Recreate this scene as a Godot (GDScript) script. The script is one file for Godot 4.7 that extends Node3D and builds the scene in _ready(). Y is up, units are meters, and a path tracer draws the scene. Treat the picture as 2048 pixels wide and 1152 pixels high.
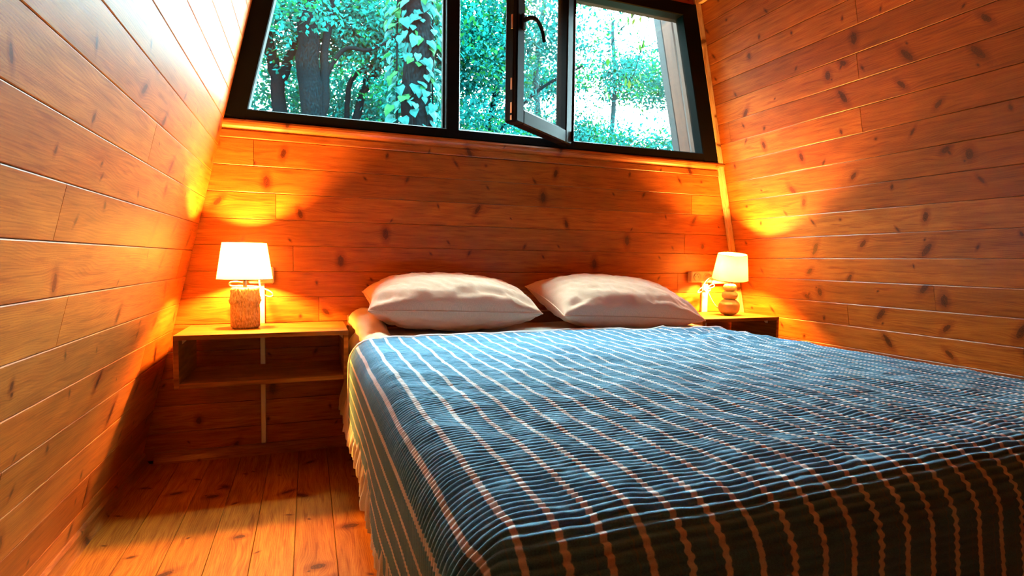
extends Node3D
# A timber A-frame bedroom: bed under a striped blanket, two bedside lamps, a wide window to the woods.
# Axes: x to the right along the back wall, y up, z towards the viewer; the back wall stands at z = -2.6, the floor at y = 0.

const BACK := -2.6
const FRONT := 0.75
const TOP := 2.42
const LEFT0 := -0.651      # left wall: x = LEFT0 + LEFT_LEAN * y
const LEFT_LEAN := 0.227
const RIGHT0 := 2.577      # right wall: x = RIGHT0 - RIGHT_LEAN * y
const RIGHT_LEAN := 0.22

var rng := RandomNumberGenerator.new()
var used := {}
var mats := {}
var wood_walls: Array = []
var wood_floor: Array = []


# ---------------------------------------------------------------- mesh collector
class MB:
	var v := PackedVector3Array()
	var n := PackedVector3Array()
	var t := PackedVector2Array()
	var ix := PackedInt32Array()

	func poly(p: Array, uv: Array, out: Vector3) -> void:
		var nn: Vector3 = (p[1] - p[0]).cross(p[2] - p[0])
		if nn.length() < 1e-12:
			return
		nn = nn.normalized()
		var rev := nn.dot(out) > 0.0
		if not rev:
			nn = -nn
		var b := v.size()
		for i in p.size():
			v.append(p[i])
			n.append(nn)
			t.append(uv[i] if i < uv.size() else Vector2.ZERO)
		for i in range(1, p.size() - 1):
			if rev:
				ix.append_array([b, b + i + 1, b + i])
			else:
				ix.append_array([b, b + i, b + i + 1])

	# pts: rows of equal length; smooth; normal = d/dcolumn x d/drow, turned round by flip
	func grid(rows: Array, uvs: Array, flip := false, wrap := false) -> void:
		var nr := rows.size()
		var nc: int = rows[0].size()
		var b := v.size()
		for r in nr:
			var row: PackedVector3Array = rows[r]
			var ra: PackedVector3Array = rows[maxi(r - 1, 0)]
			var rb: PackedVector3Array = rows[mini(r + 1, nr - 1)]
			for c in nc:
				var ca := c - 1
				var cb := c + 1
				if wrap:
					if ca < 0: ca = nc - 2
					if cb > nc - 1: cb = 1
				else:
					ca = maxi(ca, 0)
					cb = mini(cb, nc - 1)
				var nn := (row[cb] - row[ca]).cross(rb[c] - ra[c])
				if nn.length_squared() < 1e-16:
					nn = (rb[cb] - rb[ca]).cross(rb[c] - row[c]) + (ra[cb] - ra[ca]).cross(row[c] - ra[c])
				nn = nn.normalized()
				if nn.length_squared() < 0.5:
					nn = Vector3.UP
				v.append(row[c])
				n.append(-nn if flip else nn)
				t.append(uvs[r][c] if uvs.size() else Vector2(float(c) / (nc - 1), float(r) / (nr - 1)))
		for r in nr - 1:
			for c in nc - 1:
				var i := b + r * nc + c
				var j := i + nc
				if flip:
					ix.append_array([i, i + 1, j + 1, i, j + 1, j])
				else:
					ix.append_array([i, j + 1, i + 1, i, j, j + 1])

	func cbox(c: Vector3, s: Vector3, b: float, uvk := 1.0, uvo := Vector2.ZERO) -> void:
		var h := s / 2.0
		b = minf(b, minf(h.x, minf(h.y, h.z)) * 0.9)
		var long_ax := 0
		if s.y > s[long_ax]: long_ax = 1
		if s.z > s[long_ax]: long_ax = 2
		var pt := func(sg: Vector3, ax: int) -> Vector3:
			var p := Vector3(sg.x * h.x, sg.y * h.y, sg.z * h.z)
			for k in 3:
				if k != ax: p[k] -= sg[k] * b
			return p
		var uvf := func(p: Vector3, ax: int) -> Vector2:
			var o: Array = []
			for k in 3:
				if k != ax and k != long_ax: o.append(p[k])
			var a: float = p[long_ax] if ax != long_ax else o[0]
			var d: float = o[0] if ax != long_ax else o[1]
			return Vector2(a, d) * uvk + uvo
		for ax in 3:
			for s0 in [-1.0, 1.0]:
				var a1 := (ax + 1) % 3
				var a2 := (ax + 2) % 3
				var ps: Array = []
				var us: Array = []
				for k in [[-1.0, -1.0], [1.0, -1.0], [1.0, 1.0], [-1.0, 1.0]]:
					var sg := Vector3.ZERO
					sg[ax] = s0
					sg[a1] = k[0]
					sg[a2] = k[1]
					var p: Vector3 = pt.call(sg, ax)
					ps.append(c + p)
					us.append(uvf.call(p, ax))
				var o := Vector3.ZERO
				o[ax] = s0
				poly(ps, us, o)
		if b <= 0.0:
			return
		for ax in 3:                       # edges running along ax
			var a1 := (ax + 1) % 3
			var a2 := (ax + 2) % 3
			for s1 in [-1.0, 1.0]:
				for s2 in [-1.0, 1.0]:
					var lo := Vector3.ZERO
					lo[ax] = -1.0
					lo[a1] = s1
					lo[a2] = s2
					var hi := lo
					hi[ax] = 1.0
					var q: Array = [pt.call(lo, a1), pt.call(hi, a1), pt.call(hi, a2), pt.call(lo, a2)]
					var us: Array = []
					for p in q: us.append(uvf.call(p, a1))
					var o := Vector3.ZERO
					o[a1] = s1
					o[a2] = s2
					poly([c + q[0], c + q[1], c + q[2], c + q[3]], us, o)
		for sx in [-1.0, 1.0]:
			for sy in [-1.0, 1.0]:
				for sz in [-1.0, 1.0]:
					var sg := Vector3(sx, sy, sz)
					poly([c + pt.call(sg, 0), c + pt.call(sg, 1), c + pt.call(sg, 2)], [], sg)

	func tube(pts: Array, rad, seg := 10, cap := true) -> void:
		var rows: Array = []
		var uvs: Array = []
		var up := Vector3.UP
		var prev := Vector3.ZERO
		var dist := 0.0
		var np := pts.size()
		for i in np:
			var d: Vector3 = (pts[mini(i + 1, np - 1)] - pts[maxi(i - 1, 0)]).normalized()
			if i == 0:
				if absf(d.dot(up)) > 0.9: up = Vector3.RIGHT
				prev = (up - d * up.dot(d)).normalized()
			else:
				prev = (prev - d * prev.dot(d)).normalized()
				dist += (pts[i] - pts[i - 1]).length()
			var side := d.cross(prev)
			var r: float = rad[i] if rad is Array else rad
			var reps := [r]
			if cap and i == 0: reps = [r * 0.02, r * 0.8, r]
			elif cap and i == np - 1: reps = [r, r * 0.8, r * 0.02]
			for rr in reps:
				var row := PackedVector3Array()
				var ur := PackedVector2Array()
				for k in seg + 1:
					var a := TAU * k / seg
					row.append(pts[i] + (prev * cos(a) + side * sin(a)) * rr)
					ur.append(Vector2(dist, float(k) / seg))
				rows.append(row)
				uvs.append(ur)
		grid(rows, uvs, false, true)

	# profile: Vector2(radius, height) from bottom to top
	func lathe(o: Vector3, prof: Array, seg := 32, sx := 1.0, sz := 1.0) -> void:
		var rows: Array = []
		for p in prof:
			var row := PackedVector3Array()
			for k in seg + 1:
				var a := TAU * k / seg
				row.append(o + Vector3(cos(a) * p.x * sx, p.y, sin(a) * p.x * sz))
			rows.append(row)
		grid(rows, [], true, true)

	# profile polygon (Vector2(out, up)) swept from z0 to z1 in local axes: out = +z, up = +y, along = x
	func extrude(prof: Array, length: float, uvk: float, uvo: Vector2) -> void:
		var m := prof.size()
		var cen := Vector2.ZERO
		for p in prof: cen += p / m
		var acc := 0.0
		for i in m:
			var p: Vector2 = prof[i]
			var q: Vector2 = prof[(i + 1) % m]
			var e := (q - p).length()
			var o2 := Vector2(q.y - p.y, p.x - q.x)
			if o2.dot((p + q) / 2.0 - cen) < 0: o2 = -o2
			poly([Vector3(0, p.y, p.x), Vector3(length, p.y, p.x), Vector3(length, q.y, q.x), Vector3(0, q.y, q.x)],
				[uvo + Vector2(0, acc) * uvk, uvo + Vector2(length, acc) * uvk, uvo + Vector2(length, acc + e) * uvk, uvo + Vector2(0, acc + e) * uvk], Vector3(0, o2.y, o2.x))
			acc += e
		for s in [0.0, length]:
			var pp: Array = []
			for p in prof: pp.append(Vector3(s, p.y, p.x))
			poly(pp, [], Vector3(-1 if s == 0.0 else 1, 0, 0))

	func mesh() -> ArrayMesh:
		var a: Array = []
		a.resize(Mesh.ARRAY_MAX)
		a[Mesh.ARRAY_VERTEX] = v
		a[Mesh.ARRAY_NORMAL] = n
		a[Mesh.ARRAY_TEX_UV] = t
		a[Mesh.ARRAY_INDEX] = ix
		var m := ArrayMesh.new()
		m.add_surface_from_arrays(Mesh.PRIMITIVE_TRIANGLES, a)
		return m


# ---------------------------------------------------------------- scene tree helpers
func put(o: Node3D, called: String, parent: Node) -> void:
	var key := str(parent.get_instance_id()) + called
	var k: int = used.get(key, 0)
	used[key] = k + 1
	o.name = called if k == 0 else "%s_%03d" % [called, k]
	parent.add_child(o, true)

func part(called: String, m: Mesh, mat: Material, parent: Node, xf := Transform3D.IDENTITY) -> MeshInstance3D:
	var o := MeshInstance3D.new()
	o.mesh = m
	o.material_override = mat
	o.transform = xf
	o.cast_shadow = GeometryInstance3D.SHADOW_CASTING_SETTING_ON
	put(o, called, parent)
	return o

func thing(called: String, label: String, category: String, at := Vector3.ZERO, group := "") -> Node3D:
	var o := Node3D.new()
	put(o, called, self)
	o.position = at
	o.set_meta("label", label)
	o.set_meta("category", category)
	if group != "": o.set_meta("group", group)
	return o

func struct(called: String, label: String) -> Node3D:
	var o := Node3D.new()
	put(o, called, self)
	o.set_meta("kind", "structure")
	o.set_meta("label", label)
	return o

func boxpart(called: String, parent: Node, mat: Material, c: Vector3, s: Vector3, bev := 0.002, uvk := 0.8, basis := Basis.IDENTITY) -> MeshInstance3D:
	var m := MB.new()
	m.cbox(Vector3.ZERO, s, bev, uvk, Vector2(rng.randf(), rng.randf()))
	return part(called, m.mesh(), mat, parent, Transform3D(basis, c))

# one board: length along x, width along y, face towards +z; grooves bevelled
func plank(parent: Node, called: String, xf: Transform3D, length: float, width: float, thick: float, mat: Material, bev := 0.0019, gap := 0.0014) -> void:
	var strip := rng.randi_range(0, 7)
	var u0 := rng.randf()
	var flipu := rng.randf() < 0.5
	var flipv := rng.randf() < 0.5
	var g := gap / 2.0
	var x0 := 0.0003
	var x1 := length - 0.0003
	var y0 := g
	var y1 := width - g
	var b := bev
	var uvf := func(p: Vector3) -> Vector2:
		var u := p.x / 1.3
		if flipu: u = -u
		var w := clampf(p.y / width, 0.0, 1.0)
		if flipv: w = 1.0 - w
		return Vector2(u0 + u, (strip + 0.04 + 0.92 * w) / 8.0)
	var m := MB.new()
	var e := 0.0007
	var faces := [
		[[Vector3(x0 + e, y0 + b, thick), Vector3(x1 - e, y0 + b, thick), Vector3(x1 - e, y1 - b, thick), Vector3(x0 + e, y1 - b, thick)], Vector3(0, 0, 1)],
		[[Vector3(x0, y0, thick - b * 0.8), Vector3(x1, y0, thick - b * 0.8), Vector3(x1 - e, y0 + b, thick), Vector3(x0 + e, y0 + b, thick)], Vector3(0, -1, 1)],
		[[Vector3(x0, y1, thick - b * 0.8), Vector3(x1, y1, thick - b * 0.8), Vector3(x1 - e, y1 - b, thick), Vector3(x0 + e, y1 - b, thick)], Vector3(0, 1, 1)],
		[[Vector3(x0, y0, 0), Vector3(x1, y0, 0), Vector3(x1, y0, thick - b * 0.8), Vector3(x0, y0, thick - b * 0.8)], Vector3(0, -1, 0)],
		[[Vector3(x0, y1, 0), Vector3(x1, y1, 0), Vector3(x1, y1, thick - b * 0.8), Vector3(x0, y1, thick - b * 0.8)], Vector3(0, 1, 0)],
		[[Vector3(x0, y0, 0), Vector3(x0, y1, 0), Vector3(x0, y1, thick - b * 0.8), Vector3(x0 + e, y1 - b, thick), Vector3(x0 + e, y0 + b, thick), Vector3(x0, y0, thick - b * 0.8)], Vector3(-1, 0, 0)],
		[[Vector3(x1, y0, 0), Vector3(x1, y1, 0), Vector3(x1, y1, thick - b * 0.8), Vector3(x1 - e, y1 - b, thick), Vector3(x1 - e, y0 + b, thick), Vector3(x1, y0, thick - b * 0.8)], Vector3(1, 0, 0)],
	]
	for f in faces:
		var us: Array = []
		for p in f[0]: us.append(uvf.call(p))
		m.poly(f[0], us, f[1])
	part(called, m.mesh(), mat, parent, xf)

func smooth_path(p: Array, per := 8) -> Array:
	var c := Curve3D.new()
	for i in p.size():
		var a: Vector3 = p[maxi(i - 1, 0)]
		var b: Vector3 = p[mini(i + 1, p.size() - 1)]
		var d := (b - a) / 6.0
		c.add_point(p[i], -d, d)
	var out: Array = []
	for i in p.size() - 1:
		for k in per: out.append(c.sample(i, float(k) / per))
	out.append(p[p.size() - 1])
	return out


# ---------------------------------------------------------------- materials
func mat(key: String, col: Color, rough: float, spec := 0.5) -> StandardMaterial3D:
	var m := StandardMaterial3D.new()
	m.resource_name = key
	m.albedo_color = col.linear_to_srgb()
	m.roughness = rough
	m.metallic_specular = spec
	mats[key] = m
	return m

func noise(s: int, f := 1.0, oct := 3) -> FastNoiseLite:
	var n := FastNoiseLite.new()
	n.seed = s
	n.noise_type = FastNoiseLite.TYPE_SIMPLEX_SMOOTH
	n.frequency = f
	n.fractal_octaves = oct
	return n

# eight strips of knotty pine, each 1.3 m x 0.1125 m: colour (grey-toned, tinted by the material) and relief
func wood_textures(w: int, h: int) -> Array:
	var col := PackedByteArray()
	var rel := PackedByteArray()
	col.resize(w * h * 3)
	rel.resize(w * h)
	var r := RandomNumberGenerator.new()
	r.seed = 91
	var warp := noise(3, 1.0, 2)
	var fine := noise(5, 1.0, 2)
	var ring := noise(8, 1.0, 1)
	var blot := noise(12, 1.0, 2)
	var sh := h / 8
	var light := Vector3(1.0, 1.0, 1.0)
	var late := Vector3(0.76, 0.60, 0.44)
	var kdark := Vector3(0.26, 0.15, 0.10)
	for s in 8:
		var knots: Array = []
		var x := r.randf_range(0.02, 0.12)
		while x < 1.27:
			var big := r.randf() < 0.4
			knots.append([x, r.randf_range(0.012, 0.100), r.randf_range(0.008, 0.0135) if big else r.randf_range(0.0028, 0.0058), r.randf_range(-1.2, 1.2), r.randf_range(0.8, 2.4)])
			if r.randf() < 0.35:
				knots.append([x + r.randf_range(-0.02, 0.02), r.randf_range(0.01, 0.1), r.randf_range(0.003, 0.006), r.randf_range(-0.9, 0.9), r.randf_range(1.0, 1.7)])
			x += r.randf_range(0.07, 0.42)
		var rings := r.randf_range(5.0, 9.0)
		var mid := r.randf_range(-0.03, 0.14)
		var tone := r.randf_range(0.9, 1.04)
		for i in w:
			var mx := 1.3 * i / w
			var near: Array = []
			for k in knots:
				var dx: float = mx - k[0]
				if dx > 0.65: dx -= 1.3
				if dx < -0.65: dx += 1.3
				if absf(dx) < 0.09: near.append([dx, k[1], k[2], k[3], k[4]])
			var fade := clampf((mx - 1.18) / 0.12, 0.0, 1.0)
			for j in sh:
				var my := 0.1125 * j / sh
				var yy := my
				var kd := 0.0
				var halo := 0.0
				for k in near:
					var dx: float = k[0]
					var dy: float = my - k[1]
					var rr: float = k[2]
					yy -= dy * 0.85 * exp(-dx * dx / (rr * rr * 14.0) - dy * dy / (rr * rr * 6.0))
					var ex: float = dx + dy * k[3] * 0.6
					var d2: float = (ex * ex + dy * dy / (k[4] * k[4])) / (rr * rr)
					if d2 < 9.0:
						var d := sqrt(d2) + 0.2 * fine.get_noise_2d(mx * 90.0, my * 90.0 + s * 7)
						kd = maxf(kd, smoothstep(1.15, 0.75, d) * (0.72 + 0.28 * sin(d * 16.0)))
						halo = maxf(halo, smoothstep(2.8, 0.9, d))
				var t := _grain(mx, yy, my, s, rings, mid, warp, fine, ring)
				if fade > 0.0: t = lerpf(t, _grain(mx - 1.3, yy, my, s, rings, mid, warp, fine, ring), fade)
				var bl := blot.get_noise_2d(mx * 5.0, my * 14.0 + s * 3.3)
				var bs := blot.get_noise_2d(mx * 5.0 + 40.0, yy * 60.0 + s * 5.1)
				if fade > 0.0:
					bl = lerpf(bl, blot.get_noise_2d((mx - 1.3) * 5.0, my * 14.0 + s * 3.3), fade)
					bs = lerpf(bs, blot.get_noise_2d((mx - 1.3) * 5.0 + 40.0, yy * 60.0 + s * 5.1), fade)
				bl *= 0.09
				var c := light.lerp(late, clampf(t, 0.0, 1.0)) * (tone + bl)
				c = c.lerp(c * Vector3(0.74, 0.58, 0.45), smoothstep(0.25, 0.7, bs) * 0.5)
				c = c.lerp(c * Vector3(0.70, 0.53, 0.40), halo * 0.6)
				c = c.lerp(kdark * (0.9 + 0.5 * t), kd * 0.8)
				var at := ((s * sh + j) * w + i)
				col[at * 3] = int(clampf(c.x * 235.0, 0, 255))
				col[at * 3 + 1] = int(clampf(c.y * 235.0, 0, 255))
				col[at * 3 + 2] = int(clampf(c.z * 235.0, 0, 255))
				rel[at] = int(clampf(128.0 - 46.0 * t + 60.0 * halo - 20.0 * kd + 260.0 * bl, 0, 255))
	var a := Image.create_from_data(w, h, false, Image.FORMAT_RGB8, col)
	var b := Image.create_from_data(w, h, false, Image.FORMAT_L8, rel)
	return [ImageTexture.create_from_image(a), ImageTexture.create_from_image(b)]

func _grain(mx: float, yy: float, my: float, s: int, rings: float, mid: float, warp: FastNoiseLite, fine: FastNoiseLite, ring: FastNoiseLite) -> float:
	var w := warp.get_noise_2d(mx * 2.2, yy * 10.0 + s * 17.0)
	var f := (absf(yy - mid) + 0.018 * w + 0.02 * mx * (1.0 if s % 2 else -0.6)) * rings * 26.0
	var b := f - floorf(f)
	var t := b * b * 0.5
	t += 0.42 * fine.get_noise_2d(mx * 7.0, yy * 420.0 + s * 31.0)
	t += 0.25 * ring.get_noise_2d(mx * 3.0, yy * 55.0 + s * 13.0)
	return t + 0.16

func wood_mat(key: String, tex: Array, tint: Color, rough: float, relief: float, coat := 0.0) -> StandardMaterial3D:
	var m := mat(key, tint, rough, 0.5)
	m.albedo_texture = tex[0]
	if relief > 0.0:
		m.heightmap_enabled = true
		m.heightmap_texture = tex[1]
		m.heightmap_scale = relief
	if coat > 0.0:
		m.clearcoat_enabled = true
		m.clearcoat = coat
		m.clearcoat_roughness = 0.3
	return m

func noise_image(sd: int, w: int, h: int, fx: float, fy: float, lo: Color, hi: Color, oct := 3) -> ImageTexture:
	var n := noise(sd, 1.0, oct)
	var im := Image.create(w, h, false, Image.FORMAT_RGB8)
	for j in h:
		for i in w:
			# blend the two ends so that the picture repeats
			var u := float(i) / w
			var vv := float(j) / h
			var a := n.get_noise_2d(u * fx, vv * fy)
			var b := n.get_noise_2d((u - 1.0) * fx, vv * fy)
			var c := n.get_noise_2d(u * fx, (vv - 1.0) * fy)
			var d := n.get_noise_2d((u - 1.0) * fx, (vv - 1.0) * fy)
			var t := lerpf(lerpf(a, b, u), lerpf(c, d, u), vv) * 1.1 + 0.5
			im.set_pixel(i, j, lo.lerp(hi, clampf(t, 0, 1)))
	return ImageTexture.create_from_image(im)

func make_materials() -> void:
	var tex := wood_textures(2048, 1024)
	for c in [Color(0.56, 0.165, 0.020), Color(0.51, 0.142, 0.016), Color(0.60, 0.186, 0.026), Color(0.47, 0.125, 0.013)]:
		wood_walls.append(wood_mat("varnished_pine", tex, c, 0.42, 0.04))
		wood_walls.back().metallic_specular = 0.5
	for c in [Color(0.52, 0.160, 0.011), Color(0.47, 0.140, 0.009), Color(0.56, 0.182, 0.014)]:
		wood_floor.append(wood_mat("varnished_floor_pine", tex, c, 0.58, 0.02))
		wood_floor.back().metallic_specular = 0.25
	wood_mat("pine_trim", tex, Color(0.48, 0.150, 0.025), 0.33, 0.0)
	wood_mat("pale_batten", tex, Color(0.92, 0.66, 0.36), 0.5, 0.0)
	wood_mat("eave_wood", tex, Color(0.058, 0.0185, 0.0088), 0.6, 0.02)
	mat("fascia", Color(0.00372, 0.0062, 0.00806), 0.7)
	mat("carcass", Color(0.10, 0.045, 0.018), 0.9)
	var lam := mat("walnut_laminate", Color(0.37, 0.175, 0.045), 0.45, 0.35)
	lam.albedo_texture = noise_image(21, 512, 256, 4.0, 60.0, Color(0.55, 0.48, 0.42), Color(1, 0.97, 0.93))
	mat("bed_wood", Color(0.30, 0.12, 0.045), 0.5)
	var fr := mat("black_frame", Color(0.0018, 0.0020, 0.0024), 0.5, 0.2)
	fr.heightmap_enabled = true
	fr.heightmap_texture = noise_image(33, 256, 256, 60.0, 60.0, Color(0.2, 0.2, 0.2), Color(0.9, 0.9, 0.9), 2)
	fr.heightmap_scale = 0.02
	fr.uv1_scale = Vector3(6, 6, 6)
	mat("rubber", Color(0.003, 0.003, 0.003), 0.6, 0.25)
	var st := mat("steel", Color(0.62, 0.58, 0.52), 0.3)
	st.metallic = 1.0
	var gl := mat("window_glass", Color(0.9, 1.0, 1.0), 0.02)
	gl.albedo_color.a = 0.04
	gl.transparency = BaseMaterial3D.TRANSPARENCY_ALPHA
	var wh := mat("white_plastic", Color(0.82, 0.78, 0.70), 0.35)
	wh.metallic_specular = 0.5
	mat("ivory_plastic", Color(0.78, 0.66, 0.46), 0.35)
	mat("socket_hole", Color(0.02, 0.02, 0.02), 0.6)
	var weave := noise_image(44, 256, 256, 90.0, 90.0, Color(0.86, 0.86, 0.86), Color(1, 1, 1), 2)
	var weave_l := noise_image(45, 256, 256, 120.0, 120.0, Color(0.3, 0.3, 0.3), Color(0.8, 0.8, 0.8), 1)
	for d in [["pillow_cotton", Color(0.90, 0.60, 0.41)], ["sheet_cotton", Color(0.86, 0.78, 0.68)], ["cream_cotton", Color(0.82, 0.66, 0.42)]]:
		var c := mat(d[0], d[1], 0.85, 0.2)
		c.albedo_texture = weave
		c.uv1_scale = Vector3(6, 6, 6)
		c.heightmap_enabled = true
		c.heightmap_texture = weave_l
		c.heightmap_scale = 0.02
		c.rim_enabled = true
		c.rim = 0.3
	var bl := mat("blanket_wool", Color(1, 1, 1), 0.75, 0.3)
	bl.albedo_texture = blanket_texture()
	bl.rim_enabled = true
	bl.rim = 0.35
	mat("blanket_hem", Color(0.72, 0.75, 0.78), 0.8, 0.2)
	for d in [["shade_linen_white", Color(0.95, 0.88, 0.74), Color(0.66, 0.62, 0.52)], ["shade_linen_cream", Color(0.95, 0.88, 0.74), Color(0.44, 0.38, 0.29)]]:
		var c := mat(d[0], d[1], 0.9, 0.1)
		c.albedo_texture = weave
		c.uv1_scale = Vector3(4, 2, 1)
		c.backlight_enabled = true
		c.backlight = d[2]
	mat("shade_piping", Color(0.16, 0.085, 0.03), 0.7)
	var bk := mat("bark_ceramic", Color(0.90, 0.76, 0.54), 0.6)
	bk.albedo_texture = noise_image(55, 256, 256, 26.0, 9.0, Color(0.60, 0.53, 0.45), Color(1, 0.98, 0.94))
	var pb := mat("speckled_stone", Color(0.93, 0.84, 0.64), 0.6)
	pb.albedo_texture = noise_image(66, 256, 256, 70.0, 70.0, Color(0.45, 0.40, 0.33), Color(1, 1, 0.97), 2)
	pb.uv1_scale = Vector3(3, 1.5, 1)
	# woods
	var bark := mat("tree_bark", Color(0.0010, 0.0034, 0.0046), 0.9, 0.05)
	bark.albedo_texture = noise_image(77, 256, 256, 18.0, 18.0, Color(0.25, 0.3, 0.3), Color(1, 1, 1))
	bark.uv1_scale = Vector3(1.2, 2, 1)
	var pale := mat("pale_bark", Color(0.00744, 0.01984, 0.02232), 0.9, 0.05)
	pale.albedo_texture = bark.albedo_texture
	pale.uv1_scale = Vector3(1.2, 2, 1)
	var lf := mat("leaf", Color(1, 1, 1), 0.8, 0.08)
	lf.vertex_color_use_as_albedo = true
	lf.backlight_enabled = true
	lf.backlight = Color(0.75, 0.8, 0.72)
	for d in [["ivy_leaf_teal", Color(0.000868, 0.01612, 0.01612)], ["ivy_leaf_green", Color(0.00124, 0.01736, 0.00496)], ["ivy_leaf_pale", Color(0.00372, 0.02604, 0.02356)], ["twig_leaf", Color(0.00248, 0.01116, 0.00062)], ["twig_leaf_olive", Color(0.00744, 0.01054, 0.00093)]]:
		var c := mat(d[0], d[1], 0.7, 0.1)
		c.backlight_enabled = true
		c.backlight = (d[1] * 1.6).linear_to_srgb()
	mat("forest_floor", Color(0.0062, 0.01054, 0.00434), 0.95, 0.05)

# stripes woven along the bed: u = metres across the cloth / 2.6, v repeats every 0.1 m
func blanket_texture() -> ImageTexture:
	var w := 2048
	var h := 128
	var im := Image.create(w, h, false, Image.FORMAT_RGB8)
	var n := noise(101, 1.0, 2)
	var blue := Color(0.100, 0.310, 0.450)
	var deep := Color(0.048, 0.140, 0.260)
	var whitec := Color(0.90, 0.88, 0.84)
	for i in w:
		var s := 2.6 * (i + 0.5) / w
		var k := fposmod(s, 0.0527)
		for j in h:
			var yv := 0.1 * j / h
			var fl := n.get_noise_2d(s * 500.0, yv * 900.0)
			var wob := 0.0007 * sin(j * TAU / 16.0 + s * 40.0)
			var c := deep.lerp(blue, clampf(0.75 + fl * 0.9, 0, 1))
			var d := absf(k - 0.0263 + wob)
			c = c.lerp(whitec * (0.92 + 0.14 * fl), smoothstep(0.0056, 0.0046, d))
			var d2 := absf(k - 0.0085)
			c = c.lerp(Color(0.16, 0.26, 0.34), smoothstep(0.0014, 0.0008, d2) * 0.8)
			im.set_pixel(i, j, c.linear_to_srgb())
	return ImageTexture.create_from_image(im)


# ---------------------------------------------------------------- the scene
func _ready() -> void:
	rng.seed = 20240
	# camera
	var cam := Camera3D.new()
	cam.name = "camera"
	add_child(cam)
	cam.position = Vector3(0, 0.86, 0)
	cam.basis = Basis(Vector3.UP, deg_to_rad(-20.4416)) * Basis(Vector3.RIGHT, deg_to_rad(-2.9123)) * Basis(Vector3.BACK, deg_to_rad(0.7353))
	cam.keep_aspect = Camera3D.KEEP_HEIGHT
	cam.fov = 55.512
	cam.near = 0.05
	cam.far = 200.0
	cam.current = true
	# daylight: a bright overcast sky over the woods
	var env := Environment.new()
	env.background_mode = Environment.BG_SKY
	var sky := Sky.new()
	var sm := ProceduralSkyMaterial.new()
	sm.sky_top_color = Color(0.80, 0.98, 1.0)
	sm.sky_horizon_color = Color(0.80, 0.98, 1.0)
	sm.ground_horizon_color = Color(0.45, 0.55, 0.5)
	sm.ground_bottom_color = Color(0.25, 0.32, 0.28)
	sm.energy_multiplier = 128.0
	sky.sky_material = sm
	env.sky = sky
	env.tonemap_mode = Environment.TONE_MAPPER_LINEAR
	env.tonemap_exposure = 1.0
	env.sdfgi_enabled = true
	env.ssao_enabled = true
	env.ssil_enabled = true
	var we := WorldEnvironment.new()
	we.name = "world_environment"
	we.environment = env
	add_child(we)

	make_materials()
	build_shell()
	build_window()
	build_bed()
	build_blanket()
	build_pillows()
	build_nightstands()
	build_sockets()
	build_left_lamp()
	build_right_lamp()
	build_outside()


func wall_x(y: float, right: bool) -> float:
	return RIGHT0 - RIGHT_LEAN * y if right else LEFT0 + LEFT_LEAN * y

func pick(a: Array) -> Material:
	return a[rng.randi_range(0, a.size() - 1)]

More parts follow.
